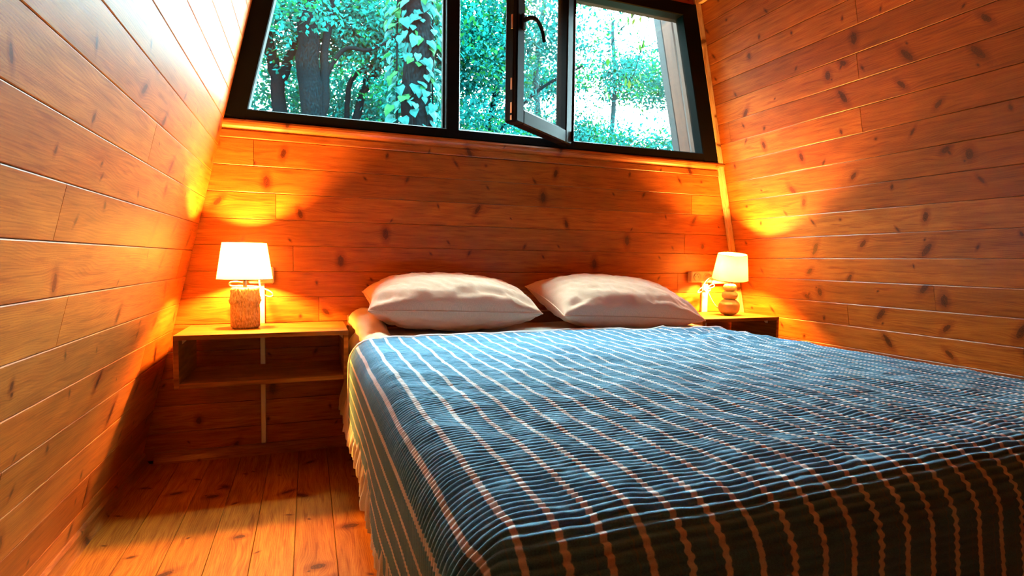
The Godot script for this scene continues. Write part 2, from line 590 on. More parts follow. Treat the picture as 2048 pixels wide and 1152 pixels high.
func build_shell() -> void:
	var depth := FRONT - BACK
	# floor
	var fl := struct("floor", "yellow pine board floor running towards the bed")
	boxpart("subfloor", fl, mats.carcass, Vector3(0.95, -0.0775, (FRONT + BACK) / 2.0), Vector3(3.7, 0.125, depth + 0.3), 0.0)
	var bw := 0.1155
	for i in 30:
		var xr := -0.043 + bw * (i - 5) + bw
		if xr > 2.75: break
		var cut := rng.randf_range(0.4, 1.4)
		var bas := Basis(Vector3(0, 0, -1), Vector3(-1, 0, 0), Vector3(0, 1, 0))
		plank(fl, "floorboard", Transform3D(bas, Vector3(xr, -0.015, FRONT)), cut, bw, 0.015, pick(wood_floor), 0.0012, 0.0016)
		plank(fl, "floorboard", Transform3D(bas, Vector3(xr, -0.015, FRONT - cut)), depth - cut, bw, 0.015, pick(wood_floor), 0.0012, 0.0016)
	# back wall, below and above the window
	var wb := struct("wall_back", "back wall of varnished knotty pine boards below the window")
	boxpart("backing", wb, mats.carcass, Vector3(0.96, 0.69, BACK - 0.075), Vector3(3.6, 1.44, 0.12), 0.0)
	boxpart("backing", wb, mats.carcass, Vector3(0.96, 2.42, BACK - 0.075), Vector3(3.0, 0.26, 0.12), 0.0)
	var row_cuts := [[0.5, 1.6], [0.9], [0.35, 1.9], [1.2], [0.6], [0.044], [1.98], [-0.062], [2.02], [-0.13], [2.06], [-0.215]]
	for r in 13:
		var y0 := 0.7976 + 0.1125 * (r - 7)
		var y1 := y0 + 0.1125
		if r == 12: break
		if r == 0: y0 = maxf(y0, 0.0)
		var xs: Array = [wall_x(y0, false) - 0.01]
		for c in row_cuts[r]: xs.append(c)
		xs.append(wall_x(y0, true) + 0.01)
		for k in xs.size() - 1:
			plank(wb, "plank", Transform3D(Basis.IDENTITY, Vector3(xs[k], y0, BACK - 0.014)), xs[k + 1] - xs[k], y1 - y0, 0.014, pick(wood_walls))
	plank(wb, "plank", Transform3D(Basis.IDENTITY, Vector3(wall_x(2.3, false) - 0.02, 2.30, BACK - 0.014)), 2.32, 0.12, 0.014, pick(wood_walls))
	# left wall
	var wl := struct("wall_left", "leaning left wall of varnished pine boards with dark knots")
	var ul := Vector3(LEFT_LEAN, 1, 0).normalized()
	var nl := Vector3(1, -LEFT_LEAN, 0).normalized()
	var bl := Basis(Vector3(0, 0, -1), ul, nl)
	boxpart("backing", wl, mats.carcass, Vector3(LEFT0 + LEFT_LEAN * 1.2, 1.2, (FRONT + BACK) / 2.0) - nl * 0.075, Vector3(depth + 0.3, 2.9, 0.12), 0.0, 1.0, bl)
	var pl := 0.1103
	var lcuts := {-6: [-1.5], -5: [-0.7], -4: [-1.9], -3: [-0.6], -2: [-1.3], -1: [-2.2], 0: [-0.3], 1: [-1.41], 2: [-0.2, -2.42], 3: [-1.27], 4: [-0.6], 5: [-1.72], 6: [-0.4], 7: [-1.1], 8: [-2.0], 9: [-0.5], 10: [-1.6], 11: [-0.9, -1.98], 12: [-2.2], 13: [-1.2], 14: [-1.7], 15: [-0.8], 16: [-1.4], 17: [-2.1]}
	for r in range(-6, 17):
		var y0 := 0.553 + pl * r
		if y0 > TOP: break
		var yy := maxf(y0, 0.0)
		if y0 + pl < 0.02: continue
		var zs: Array = [FRONT]
		for c in lcuts[r]: zs.append(c)
		zs.append(BACK)
		for k in zs.size() - 1:
			plank(wl, "plank", Transform3D(bl, Vector3(wall_x(yy, false), yy, zs[k]) - nl * 0.014), zs[k] - zs[k + 1], (y0 + pl - yy) / ul.y, 0.014, pick(wood_walls))
	# right wall
	var wr := struct("wall_right", "leaning right wall of orange varnished pine boards with knots")
	var ur := Vector3(-RIGHT_LEAN, 1, 0).normalized()
	var nr := Vector3(-1, -RIGHT_LEAN, 0).normalized()
	var br := Basis(Vector3(0, 0, 1), ur, nr)
	boxpart("backing", wr, mats.carcass, Vector3(RIGHT0 - RIGHT_LEAN * 1.2, 1.2, (FRONT + BACK) / 2.0) - nr * 0.075, Vector3(depth + 0.3, 2.9, 0.12), 0.0, 1.0, br)
	var pr := 0.1087
	var rcuts := {8: [-1.73], 9: [-2.50], 10: [-1.72], 11: [-1.0], 12: [-1.70], 13: [-0.8], 14: [-1.72], 1: [-1.5], 3: [-0.9], 5: [-1.1], 6: [-0.3], 0: [-1.9], 15: [-1.2]}
	for r in range(-5, 18):
		var y0 := 0.5625 + pr * r
		if y0 > TOP: break
		var yy := maxf(y0, 0.0)
		var zs: Array = [BACK]
		for c in rcuts.get(r, [-0.2 - 0.4 * fposmod(r * 0.37, 1.0)]): zs.append(c)
		zs.append(FRONT)
		for k in zs.size() - 1:
			plank(wr, "plank", Transform3D(br, Vector3(wall_x(yy, true), yy, zs[k]) - nr * 0.014), zs[k + 1] - zs[k], (y0 + pr - yy) / ur.y, 0.014, pick(wood_walls))
	# behind the viewer and overhead
	var wf := struct("wall_front", "pine board wall behind the viewer")
	for r in 22:
		plank(wf, "plank", Transform3D(Basis(Vector3(-1, 0, 0), Vector3(0, 1, 0), Vector3(0, 0, -1)), Vector3(2.6, 0.1125 * r, FRONT + 0.03)), 3.3, 0.1125, 0.02, pick(wood_walls))
	boxpart("backing", wf, mats.carcass, Vector3(0.96, 1.2, FRONT + 0.09), Vector3(3.6, 2.6, 0.12), 0.0)
	var ce := struct("ceiling", "flat pine board ceiling")
	boxpart("backing", ce, mats.carcass, Vector3(0.96, TOP + 0.08, (FRONT + BACK) / 2.0), Vector3(3.2, 0.12, depth + 0.3), 0.0)
	for i in 20:
		plank(ce, "plank", Transform3D(Basis(Vector3(0, 0, 1), Vector3(-1, 0, 0), Vector3(0, -1, 0)), Vector3(-0.1 + 0.1125 * (i + 1), TOP + 0.015, BACK)), depth, 0.1125, 0.015, pick(wood_walls))
	# mouldings
	var t1 := struct("trim_1", "moulded pine trim under the black window frame")
	var prof := [Vector2(-0.014, 0.0), Vector2(0.008, 0.0), Vector2(0.010, 0.003), Vector2(0.010, 0.030), Vector2(0.007, 0.033), Vector2(0.007, 0.038), Vector2(0.012, 0.041), Vector2(0.020, 0.048), Vector2(0.025, 0.057), Vector2(0.026, 0.066), Vector2(0.022, 0.074), Vector2(0.012, 0.078), Vector2(-0.014, 0.078)]
	var m := MB.new()
	m.extrude(prof, wall_x(1.37, true) - wall_x(1.37, false) + 0.01, 0.77, Vector2(0.2, 0.13))
	part("moulding", m.mesh(), mats.pine_trim, t1, Transform3D(Basis.IDENTITY, Vector3(wall_x(1.37, false) - 0.005, 1.3605, BACK)))
	var t2 := struct("trim_2", "pale beige corner batten between back wall and right wall")
	var ln := 2.45
	m = MB.new()
	m.cbox(Vector3.ZERO, Vector3(0.036, ln, 0.022), 0.003, 0.7, Vector2(0.1, 0.45))
	part("batten", m.mesh(), mats.pale_batten, t2, Transform3D(Basis(Vector3(ur.y, -ur.x, 0), ur, Vector3(0, 0, 1)), Vector3(wall_x(1.2, true) - 0.021, 1.2, BACK + 0.0125)))
	m = MB.new()
	m.cbox(Vector3.ZERO, Vector3(0.03, 0.022, 2.6), 0.003, 0.7, Vector2(0.3, 0.6))
	part("batten", m.mesh(), mats.pale_batten, t2, Transform3D(Basis(-nr, ur, Vector3(0, 0, 1)).orthonormalized(), Vector3(wall_x(2.31, true) - 0.016, 2.31, BACK + 1.33)))
	var bb := struct("baseboard_left", "narrow pine moulding along the foot of left wall")
	m = MB.new()
	m.extrude([Vector2(0.0, 0.0), Vector2(0.034, 0.0), Vector2(0.034, 0.006), Vector2(0.028, 0.010), Vector2(0.020, 0.018), Vector2(0.014, 0.030), Vector2(0.012, 0.044), Vector2(0.004, 0.05), Vector2(0.0, 0.05)], depth, 0.77, Vector2(0.4, 0.02))
	part("moulding", m.mesh(), mats.pine_trim, bb, Transform3D(Basis(Vector3(0, 0, -1), ul, nl), Vector3(LEFT0, 0.0, FRONT)))
	var b2 := struct("baseboard_back", "narrow pine moulding along the foot of back wall")
	m = MB.new()
	m.extrude([Vector2(0.0, 0.0), Vector2(0.03, 0.0), Vector2(0.028, 0.010), Vector2(0.014, 0.026), Vector2(0.010, 0.042), Vector2(0.0, 0.044)], 3.1, 0.77, Vector2(0.7, 0.3))
	part("moulding", m.mesh(), mats.pine_trim, b2, Transform3D(Basis.IDENTITY, Vector3(-0.6, 0.0, BACK)))


# a straight frame bar between two points; face towards +z, width measured across in the wall plane
func bar(called: String, parent: Node, mt: Material, a: Vector3, b: Vector3, width: float, dep: float, bev := 0.004) -> MeshInstance3D:
	var d := b - a
	var y := d.normalized()
	var z := Vector3(0, 0, 1)
	z = (z - y * y.z).normalized()
	var x := y.cross(z)
	var m := MB.new()
	m.cbox(Vector3.ZERO, Vector3(width, d.length(), dep), bev, 1.0, Vector2(rng.randf(), rng.randf()))
	return part(called, m.mesh(), mt, parent, Transform3D(Basis(x, y, z), (a + b) / 2.0))

func pane(called: String, parent: Node, pts: Array, z: float) -> void:
	var m := MB.new()
	var f: Array = []
	var g: Array = []
	for p in pts:
		f.append(Vector3(p.x, p.y, z))
	m.poly(f, [], Vector3(0, 0, 1))
	part(called, m.mesh(), mats.window_glass, parent)

func build_window() -> void:
	var w := struct("window_1", "black framed trapezoid window with an open middle sash")
	var k: Material = mats.black_frame
	var zc := BACK - 0.015      # frame bars 0.07 deep, their faces 2 cm proud of the wall
	var dp := 0.07
	var yb := 1.4385
	var yt := 2.29
	bar("frame_rail", w, k, Vector3(wall_x(yb, false) + 0.0, yb + 0.022, zc), Vector3(wall_x(yb, true) - 0.02, yb + 0.022, zc), 0.044, dp)
	bar("frame_rail", w, k, Vector3(wall_x(yt, false), yt - 0.03, zc), Vector3(wall_x(yt, true) - 0.02, yt - 0.03, zc), 0.07, dp)
	bar("frame_jamb", w, k, Vector3(wall_x(yb, false) + 0.040, yb + 0.002, zc + 0.001), Vector3(wall_x(yt, false) + 0.040, yt, zc + 0.001), 0.082, dp)
	bar("frame_jamb", w, k, Vector3(wall_x(yb, true) - 0.078, yb + 0.002, zc + 0.001), Vector3(wall_x(yt, true) - 0.078, yt, zc + 0.001), 0.118, dp)
	bar("mullion", w, k, Vector3(0.6505, yb + 0.01, zc + 0.001), Vector3(0.6505, yt - 0.01, zc + 0.001), 0.066, dp)
	bar("mullion", w, k, Vector3(1.262, yb + 0.01, zc + 0.001), Vector3(1.262, yt - 0.01, zc + 0.001), 0.066, dp)
	# glazing beads set back round the fixed panes
	for q in [[0.613, 0.613, 0.012], [1.299, 1.299, 0.010]]:
		bar("glazing_bead", w, mats.rubber, Vector3(q[0], yb + 0.04, zc - 0.012), Vector3(q[1], yt - 0.06, zc - 0.012), q[2], 0.03, 0.002)
	bar("glazing_bead", w, mats.rubber, Vector3(-0.24, yb + 0.045, zc - 0.012), Vector3(0.61, yb + 0.045, zc - 0.012), 0.012, 0.03, 0.002)
	bar("glazing_bead", w, mats.rubber, Vector3(1.30, yb + 0.045, zc - 0.012), Vector3(2.13, yb + 0.045, zc - 0.012), 0.012, 0.03, 0.002)
	bar("glazing_bead", w, mats.rubber, Vector3(0.69, yb + 0.046, zc - 0.005), Vector3(1.22, yb + 0.046, zc - 0.005), 0.010, 0.04, 0.002)
	pane("pane", w, [Vector2(-0.26, 1.47), Vector2(0.62, 1.47), Vector2(0.62, 2.25), Vector2(-0.09, 2.25)], zc - 0.018)
	pane("pane", w, [Vector2(1.29, 1.47), Vector2(2.16, 1.47), Vector2(1.98, 2.25), Vector2(1.29, 2.25)], zc - 0.018)
	# keepers on the left mullion
	for q in [[1.50, 0.020], [1.535, 0.028], [1.56, 0.014], [2.02, 0.05]]:
		boxpart("keeper_plate", w, mats.steel, Vector3(0.6845, q[0], zc + 0.018), Vector3(0.003, q[1], 0.014), 0.0008)
	# the sash, swung into the room about the right mullion
	var sash := Node3D.new()
	put(sash, "sash", w)
	var ang := deg_to_rad(38.3)
	# local axes: x from the free edge to the hinge, z towards the room side
	sash.transform = Transform3D(Basis(Vector3.UP, ang), Vector3(1.268, 1.452, BACK + 0.045))
	var sw := 0.552
	var shh := 0.80
	var th := 0.062
	var st := 0.066
	var sm := func(called: String, c: Vector3, s: Vector3, mt: Material, bev: float) -> void:
		boxpart(called, sash, mt, c, s, bev, 1.0)
	sm.call("stile", Vector3(-sw + st / 2, shh / 2, -th / 2), Vector3(st, shh, th), k, 0.006)
	sm.call("stile", Vector3(-st / 2, shh / 2, -th / 2), Vector3(st, shh, th), k, 0.006)
	sm.call("rail", Vector3(-sw / 2, st / 2, -th / 2), Vector3(sw - 2 * st + 0.004, st, th - 0.002), k, 0.006)
	sm.call("rail", Vector3(-sw / 2, shh - st / 2, -th / 2), Vector3(sw - 2 * st + 0.004, st, th - 0.002), k, 0.006)
	sm.call("gasket", Vector3(-sw / 2, st + 0.003, -th / 2 + 0.004), Vector3(sw - 2 * st, 0.008, 0.03), mats.rubber, 0.002)
	sm.call("gasket", Vector3(-sw + st + 0.003, shh / 2, -th / 2 + 0.004), Vector3(0.008, shh - 2 * st, 0.03), mats.rubber, 0.002)
	var m := MB.new()
	m.poly([Vector3(-sw + st - 0.01, st - 0.01, -th / 2), Vector3(-st + 0.01, st - 0.01, -th / 2), Vector3(-st + 0.01, shh - st + 0.01, -th / 2), Vector3(-sw + st - 0.01, shh - st + 0.01, -th / 2)], [], Vector3(0, 0, 1))
	part("pane", m.mesh(), mats.window_glass, sash)
	# espagnolette in the free edge
	m = MB.new()
	m.cbox(Vector3(-sw - 0.0005, shh / 2, -th * 0.42), Vector3(0.003, shh - 0.03, 0.013), 0.0006)
	part("lock_strip", m.mesh(), mats.rubber, sash)
	for q in [[0.018, 0.02], [0.06, 0.045], [0.16, 0.05], [0.42, 0.06], [0.60, 0.03]]:
		boxpart("lock_plate", sash, mats.steel, Vector3(-sw - 0.0015, q[0], -th * 0.42), Vector3(0.004, q[1], 0.009), 0.001)
	# lever handle
	m = MB.new()
	m.cbox(Vector3(-sw + st / 2 + 0.006, 0.425, 0.006), Vector3(0.028, 0.07, 0.012), 0.005)
	part("handle_rose", m.mesh(), mats.rubber, sash)
	m = MB.new()
	var hp := smooth_path([Vector3(-sw + st / 2 + 0.006, 0.432, 0.010), Vector3(-sw + st / 2 + 0.008, 0.436, 0.044), Vector3(-sw + st / 2 + 0.035, 0.430, 0.058), Vector3(-sw + st / 2 + 0.075, 0.402, 0.060), Vector3(-sw + st / 2 + 0.098, 0.362, 0.058)], 6)
	var rr: Array = []
	for i in hp.size(): rr.append(lerpf(0.010, 0.0075, float(i) / hp.size()))
	m.tube(hp, rr, 10)
	part("handle_lever", m.mesh(), mats.rubber, sash)
	m = MB.new()
	m.tube([Vector3(0.004, 0.02, 0.004), Vector3(0.004, 0.07, 0.004)], 0.006, 10)
	m.tube([Vector3(0.004, shh - 0.07, 0.004), Vector3(0.004, shh - 0.02, 0.004)], 0.006, 10)
	part("hinge", m.mesh(), mats.rubber, sash)


# ---------------------------------------------------------------- bed
const BX0 := 0.235     # where the blanket leaves the flat of the bed
const BX1 := 1.79
const BZ1 := -0.605
const BR := 0.088
const BTOP := 0.55

# how far out and how far down the cloth is, r metres beyond the edge of the flat
func over_edge(r: float, flare: float) -> Vector2:
	var q := BR * PI / 2.0
	if r <= q:
		var a := r / BR
		return Vector2(BR * sin(a), BR * (1.0 - cos(a)))
	return Vector2(BR + (r - q) * flare, BR + (r - q) * sqrt(1.0 - flare * flare))

func build_bed() -> void:
	var bed := thing("bed", "low brown wooden bed frame under the mattress between the nightstands", "bed", Vector3(1.005, 0, -1.58))
	var wd: Material = mats.bed_wood
	boxpart("headboard", bed, wd, Vector3(0, 0.32, -0.985), Vector3(1.68, 0.57, 0.028), 0.004)
	boxpart("side_rail", bed, wd, Vector3(-0.815, 0.235, -0.02), Vector3(0.028, 0.16, 1.88), 0.004)
	boxpart("side_rail", bed, wd, Vector3(0.815, 0.235, -0.02), Vector3(0.028, 0.16, 1.88), 0.004)
	boxpart("foot_rail", bed, wd, Vector3(0, 0.235, 0.93), Vector3(1.60, 0.16, 0.028), 0.004)
	for i in 12:
		boxpart("slat", bed, wd, Vector3(0, 0.285, -0.88 + i * 0.158), Vector3(1.60, 0.02, 0.08), 0.003)
	for sx in [-0.79, 0.79]:
		for sz in [-0.93, 0.89]:
			boxpart("leg", bed, wd, Vector3(sx, 0.08, sz), Vector3(0.06, 0.16, 0.06), 0.004)
	# mattress: rounded block with a seam
	var mt := thing("mattress", "thick cream mattress on the bed, showing beside the blanket at its head corner", "mattress", Vector3(1.005, 0.296, -1.585))
	var prof := [Vector2(0.0, 0.0), Vector2(0.79, 0.0), Vector2(0.818, 0.012), Vector2(0.826, 0.04), Vector2(0.828, 0.12), Vector2(0.824, 0.2), Vector2(0.812, 0.225), Vector2(0.785, 0.238), Vector2(0.0, 0.244)]
	var rows: Array = []
	for p in prof:
		var row := PackedVector3Array()
		for i in 73:
			var a := TAU * i / 72.0
			var ca := cos(a)
			var sa := sin(a)
			var e := 0.16
			var x: float = signf(ca) * pow(absf(ca), e)
			var z: float = signf(sa) * pow(absf(sa), e)
			var f: float = p.x / 0.828
			row.append(Vector3(x * 0.828 * f, p.y, z * (0.975 - 0.828 * (1.0 - f) if f > 0.1 else 0.0)))
		rows.append(row)
	var m := MB.new()
	m.grid(rows, [], true, true)
	part("body", m.mesh(), mats.cream_cotton, mt)
	# sheet: over the head end and hanging down the left side with a gathered hem
	var sh := thing("bed_sheet", "cream cotton sheet over the mattress with a ruffled hem hanging below the blanket", "sheet", Vector3(1.045, 0.55, -1.58))
	var nz := noise(7, 1.0, 3)
	rows = []
	var uvs: Array = []
	var nzr := 260
	for j in nzr + 1:
		var z := lerpf(-2.555, -0.64, float(j) / nzr)
		var row := PackedVector3Array()
		var ur := PackedVector2Array()
		var hang := 0.372 + 0.02 * sin(z * 5.0 + 1.0) + 0.025 * nz.get_noise_2d(z * 3.0, 5.0)
		for i in 71:
			var s: float
			var p: Vector3
			if i <= 34:       # flat, from the right edge to the left
				s = lerpf(1.84, BX0, i / 34.0)
				p = Vector3(s, 0.546 + 0.004 * nz.get_noise_2d(s * 7.0, z * 7.0), z)
				if z > -2.08: p.y = 0.5425
			else:
				var r: float = (0.031 + hang) * (i - 34) / 36.0 + 0.0
				var o := over_edge(r, 0.02)
				var low := smoothstep(0.20, hang + 0.03, r)
				var ruf := low * (0.007 * sin(z * 190.0 + 9.0 * nz.get_noise_1d(z * 5.0)) + 0.006 * sin(z * 83.0 + 5.0 * nz.get_noise_1d(z * 4.0 + 7.0))) + 0.012 * low * nz.get_noise_2d(z * 6.0, r * 5.0)
				p = Vector3(BX0 - o.x * 0.93 - ruf - 0.020 * low + 0.010, 0.542 - o.y, z)
				s = BX0 - r
			row.append(p - sh.position)
			ur.append(Vector2(s, z))
		rows.append(row)
		uvs.append(ur)
	m = MB.new()
	m.grid(rows, uvs, true)
	part("cloth", m.mesh(), mats.sheet_cotton, sh)
	# rolled edge of the duvet beside the left pillow
	var du := thing("rolled_duvet", "cream rolled duvet edge bulging beside the left pillow at the head", "duvet", Vector3(0.245, 0.56, -2.28))
	rows = []
	uvs = []
	for j in 41:
		var f := j / 40.0
		var z := lerpf(-2.545, -2.075, f)
		var endr := sqrt(clampf(1.0 - pow(maxf(0.0, (0.10 - f) / 0.10), 2.0), 0.0, 1.0)) * sqrt(clampf(1.0 - pow(maxf(0.0, (f - 0.9) / 0.1), 2.0), 0.0, 1.0))
		var rx := lerpf(0.068, 0.055, f) * endr
		var ry := lerpf(0.054, 0.030, f) * endr
		var cx := lerpf(0.232, 0.252, f)
		var cy := lerpf(0.590, 0.534, smoothstep(0.1, 1.0, f))
		var row := PackedVector3Array()
		var ur := PackedVector2Array()
		for i in 33:
			var a := TAU * i / 32.0
			var wr := 1.0 + 0.09 * nz.get_noise_3d(cos(a) * 2.0, sin(a) * 2.0, z * 9.0) + 0.03 * sin(z * 70.0 + a * 2.0)
			row.append(Vector3(cx + cos(a) * rx * wr, cy + sin(a) * ry * wr, z) - du.position)
			ur.append(Vector2(a * 0.06, z))
		rows.append(row)
		uvs.append(ur)
	m = MB.new()
	m.grid(rows, uvs, false, true)
	part("roll", m.mesh(), mats.cream_cotton, du)

func build_blanket() -> void:
	var b := thing("blanket", "dark blue ribbed blanket with white stripes spread over the bed", "blanket", Vector3(1.045, 0.55, -1.35))
	var nz := noise(17, 1.0, 3)
	var dl := 0.388           # drop beyond the edge, left and right
	var df := 0.50            # at the foot
	var z0 := -2.105
	var cols: Array = []
	var ncol := 200
	var s_min := BX0 - dl
	var s_max := BX1 + dl
	var pitch := 0.0128
	var t_max := (BZ1 - z0) + df
	var per := 7
	var nrow := int(t_max / pitch * per)
	var rows: Array = []
	var uvs: Array = []
	for j in nrow + 1:
		var t := t_max * j / nrow
		var row := PackedVector3Array()
		var ur := PackedVector2Array()
		for i in ncol + 1:
			var s := lerpf(s_min, s_max, float(i) / ncol)
			var back := 0.028 * (s - 1.0) * 0.3 + 0.012 * sin(s * 5.0) - 0.05 * smoothstep(1.2, 1.9, s) * -1.0
			var ex := maxf(BX0 - s, 0.0)
			var sx := -1.0
			if s > BX1:
				ex = s - BX1
				sx = 1.0
			var zf := z0 + t
			zf += back * (1.0 - smoothstep(0.0, 0.5, t))
			var et := maxf(zf - BZ1, 0.0)
			var p := Vector3(clampf(s, BX0, BX1), BTOP, minf(zf, BZ1))
			var nrm := Vector3.UP
			var crown := 0.006 * (1.0 - pow(clampf(absf(s - 1.01) / 0.82, 0, 1), 2.0))
			var wave := 0.008 * nz.get_noise_2d(s * 2.6, zf * 2.6) + 0.004 * nz.get_noise_2d(s * 9.0, zf * 7.0)
			wave += 0.016 * smoothstep(1.15, 1.55, s) * smoothstep(-1.25, -1.75, zf) * nz.get_noise_2d(s * 6.0 + 30.0, zf * 5.0)
			if ex > 0.0 or et > 0.0:
				var r := pow(pow(ex, 4.0) + pow(et, 4.0), 0.25)
				var phi := atan2(et, ex)
				var o := over_edge(r, lerpf(0.012, 0.06, sin(phi)))
				var dirh := Vector3(sx * cos(phi), 0, sin(phi))
				p += dirh * o.x + Vector3.DOWN * o.y
				var ang := minf(r / BR, PI / 2.0)
				nrm = Vector3.UP * cos(ang) + dirh * sin(ang)
				var low := smoothstep(0.1, 0.45, r)
				p += dirh * low * lerpf(0.4, 1.0, sin(phi)) * (0.010 * sin(zf * 9.0 * cos(phi) + s * 8.0 * sin(phi)) + 0.012 * nz.get_noise_2d(s * 4.0, zf * 4.0))
			# ribs run across the bed
			var ph := t / pitch * TAU + 1.3 * nz.get_noise_2d(s * 5.0, t * 9.0)
			var amp := 0.0026 * (0.85 + 0.5 * nz.get_noise_2d(s * 11.0 + 9.0, t * 11.0) + 0.55 * nz.get_noise_2d(s * 55.0, t * 70.0))
			amp *= 1.0 - 0.65 * smoothstep(0.08, 0.16, maxf(et, ex))
			var rib := amp * (absf(sin(ph / 2.0)) * 2.0 - 1.2)
			p += nrm * (rib + 0.004) + Vector3.UP * (wave + crown) * nrm.y
			row.append(p - b.position)
			ur.append(Vector2((s - 0.2705 + 0.0263 + 0.0527 * 12) / 2.6, t / 0.1))
		rows.append(row)
		uvs.append(ur)
	var m := MB.new()
	m.grid(rows, uvs, true)
	var cl := part("cloth", m.mesh(), mats.blanket_wool, b)
	# pale piped hem along the head edge
	var path: Array = []
	for i in range(0, ncol + 1, 2):
		path.append(rows[0][i] + Vector3(0, 0.001, -0.004))
	m = MB.new()
	m.tube(path, 0.008, 8)
	part("hem", m.mesh(), mats.blanket_hem, b)

func pillow_mesh(a: float, bb: float, top: float, bot: float, sd: int) -> ArrayMesh:
	var nz := noise(sd, 1.0, 3)
	var m := MB.new()
	var nu := 56
	var nv := 40
	for side in [1.0, -1.0]:
		var rows: Array = []
		var uvs: Array = []
		for j in nv + 1:
			var v0 := lerpf(-1.0, 1.0, float(j) / nv)
			var v := sin(v0 * PI / 2.0)
			var row := PackedVector3Array()
			var ur := PackedVector2Array()
			for i in nu + 1:
				var u := sin(lerpf(-1.0, 1.0, float(i) / nu) * PI / 2.0)
				var x := a * u * (1.0 - 0.055 * (1.0 - v * v))
				var z := bb * v * (1.0 - 0.075 * (1.0 - u * u))
				var e := (1.0 - pow(absf(u), 2.6)) * (1.0 - pow(absf(v), 2.6))
				var y := pow(maxf(e, 0.0), 0.42)
				var h: float = (top if side > 0 else bot) * y
				# creases that run in from the corners and along the front
				var cr := 0.010 * nz.get_noise_2d(u * 3.0 + 5.0 * side, v * 3.0) + 0.004 * nz.get_noise_2d(u * 8.0, v * 12.0)
				var dg := absf(absf(u) - absf(v))
				cr -= 0.010 * exp(-dg * dg * 60.0) * smoothstep(0.45, 0.9, absf(u))
				cr -= 0.009 * exp(-pow((v - 0.86 + 0.05 * sin(u * 4.0)) * 16.0, 2.0)) * (0.6 + 0.6 * nz.get_noise_1d(u * 3.0))
				h += cr * smoothstep(0.0, 0.5, y)
				row.append(Vector3(x, side * h, z))
				ur.append(Vector2(x, z + 0.3 * side))
			rows.append(row)
			uvs.append(ur)
		m.grid(rows, uvs, side > 0.0)
	return m.mesh()

func pillow_flange(a: float, bb: float) -> ArrayMesh:
	# the thin sewn edge round the case
	var pts: Array = []
	for k in 4:
		for i in 24:
			var f := lerpf(-1.0, 1.0, i / 24.0)
			var u: float = [f, 1.0, -f, -1.0][k]
			var v: float = [-1.0, f, 1.0, -f][k]
			pts.append(Vector3(a * u * (1.0 - 0.055 * (1.0 - v * v)) * 1.004, 0, bb * v * (1.0 - 0.075 * (1.0 - u * u)) * 1.006))
	pts.append(pts[0])
	var m := MB.new()
	m.tube(pts, 0.0035, 6, false)
	return m.mesh()

func build_pillows() -> void:
	var p := thing("pillow", "pale plump pillow at the head of the bed, nearer the log lamp", "pillow", Vector3(0.592, 0.668, -2.385), "pillows at the head of the bed")
	p.rotation = Vector3(deg_to_rad(7.0), deg_to_rad(-2.0), deg_to_rad(-2.0))
	part("case", pillow_mesh(0.365, 0.208, 0.124, 0.112, 201), mats.pillow_cotton, p)
	part("seam", pillow_flange(0.365, 0.208), mats.pillow_cotton, p)
	var q := thing("pillow", "pale plump pillow at the head of the bed, nearer the stacked pebble lamp", "pillow", Vector3(1.425, 0.652, -2.360), "pillows at the head of the bed")
	q.rotation = Vector3(deg_to_rad(15.0), deg_to_rad(3.0), deg_to_rad(-3.5))
	part("case", pillow_mesh(0.40, 0.208, 0.126, 0.104, 333), mats.pillow_cotton, q)
	part("seam", pillow_flange(0.40, 0.208), mats.pillow_cotton, q)


# ---------------------------------------------------------------- furniture and fittings
func build_nightstands() -> void:
	var top := 0.5735
	var lam: Material = mats.walnut_laminate
	for q in [[-0.457, 0.148, "open walnut wall shelf nightstand under the log lamp", -1], [1.872, 2.378, "open walnut nightstand under the pebble lamp, half hidden by bed", 1]]:
		var x0: float = q[0]
		var x1: float = q[1]
		var cx := (x0 + x1) / 2.0
		var wd := x1 - x0
		var zf := -2.25
		var zb := BACK + 0.0145
		var dz := zf - zb
		var n := thing("nightstand", q[2], "nightstand", Vector3(cx, 0.378, (zf + zb) / 2.0), "wall-hung nightstands")
		var h := top - 0.378
		boxpart("top_panel", n, lam, Vector3(0, h - 0.009, 0), Vector3(wd, 0.018, dz), 0.0012)
		boxpart("bottom_panel", n, lam, Vector3(0, 0.009, 0), Vector3(wd - 0.036, 0.018, dz), 0.0012)
		boxpart("side_panel", n, lam, Vector3(-wd / 2 + 0.009, (h - 0.018) / 2, 0), Vector3(0.018, h - 0.018, dz), 0.0012)
		boxpart("side_panel", n, lam, Vector3(wd / 2 - 0.009, (h - 0.018) / 2, 0), Vector3(0.018, h - 0.018, dz), 0.0012)
		for s in [-1.0, 1.0]:
			var m := MB.new()
			var bx: float = s * (wd / 2 - 0.018)
			var ps := [Vector3(bx, h - 0.018, dz / 2 - 0.06), Vector3(bx - s * 0.022, h - 0.018, dz / 2 - 0.06), Vector3(bx, h - 0.04, dz / 2 - 0.06)]
			var ps2: Array = []
			for p in ps: ps2.append(p + Vector3(0, 0, -0.016))
			m.poly(ps, [], Vector3(0, 0, 1))
			m.poly(ps2, [], Vector3(0, 0, -1))
			m.poly([ps[1], ps[2], ps2[2], ps2[1]], [], Vector3(-s, -1, 0))
			part("corner_bracket", m.mesh(), mats.white_plastic, n)

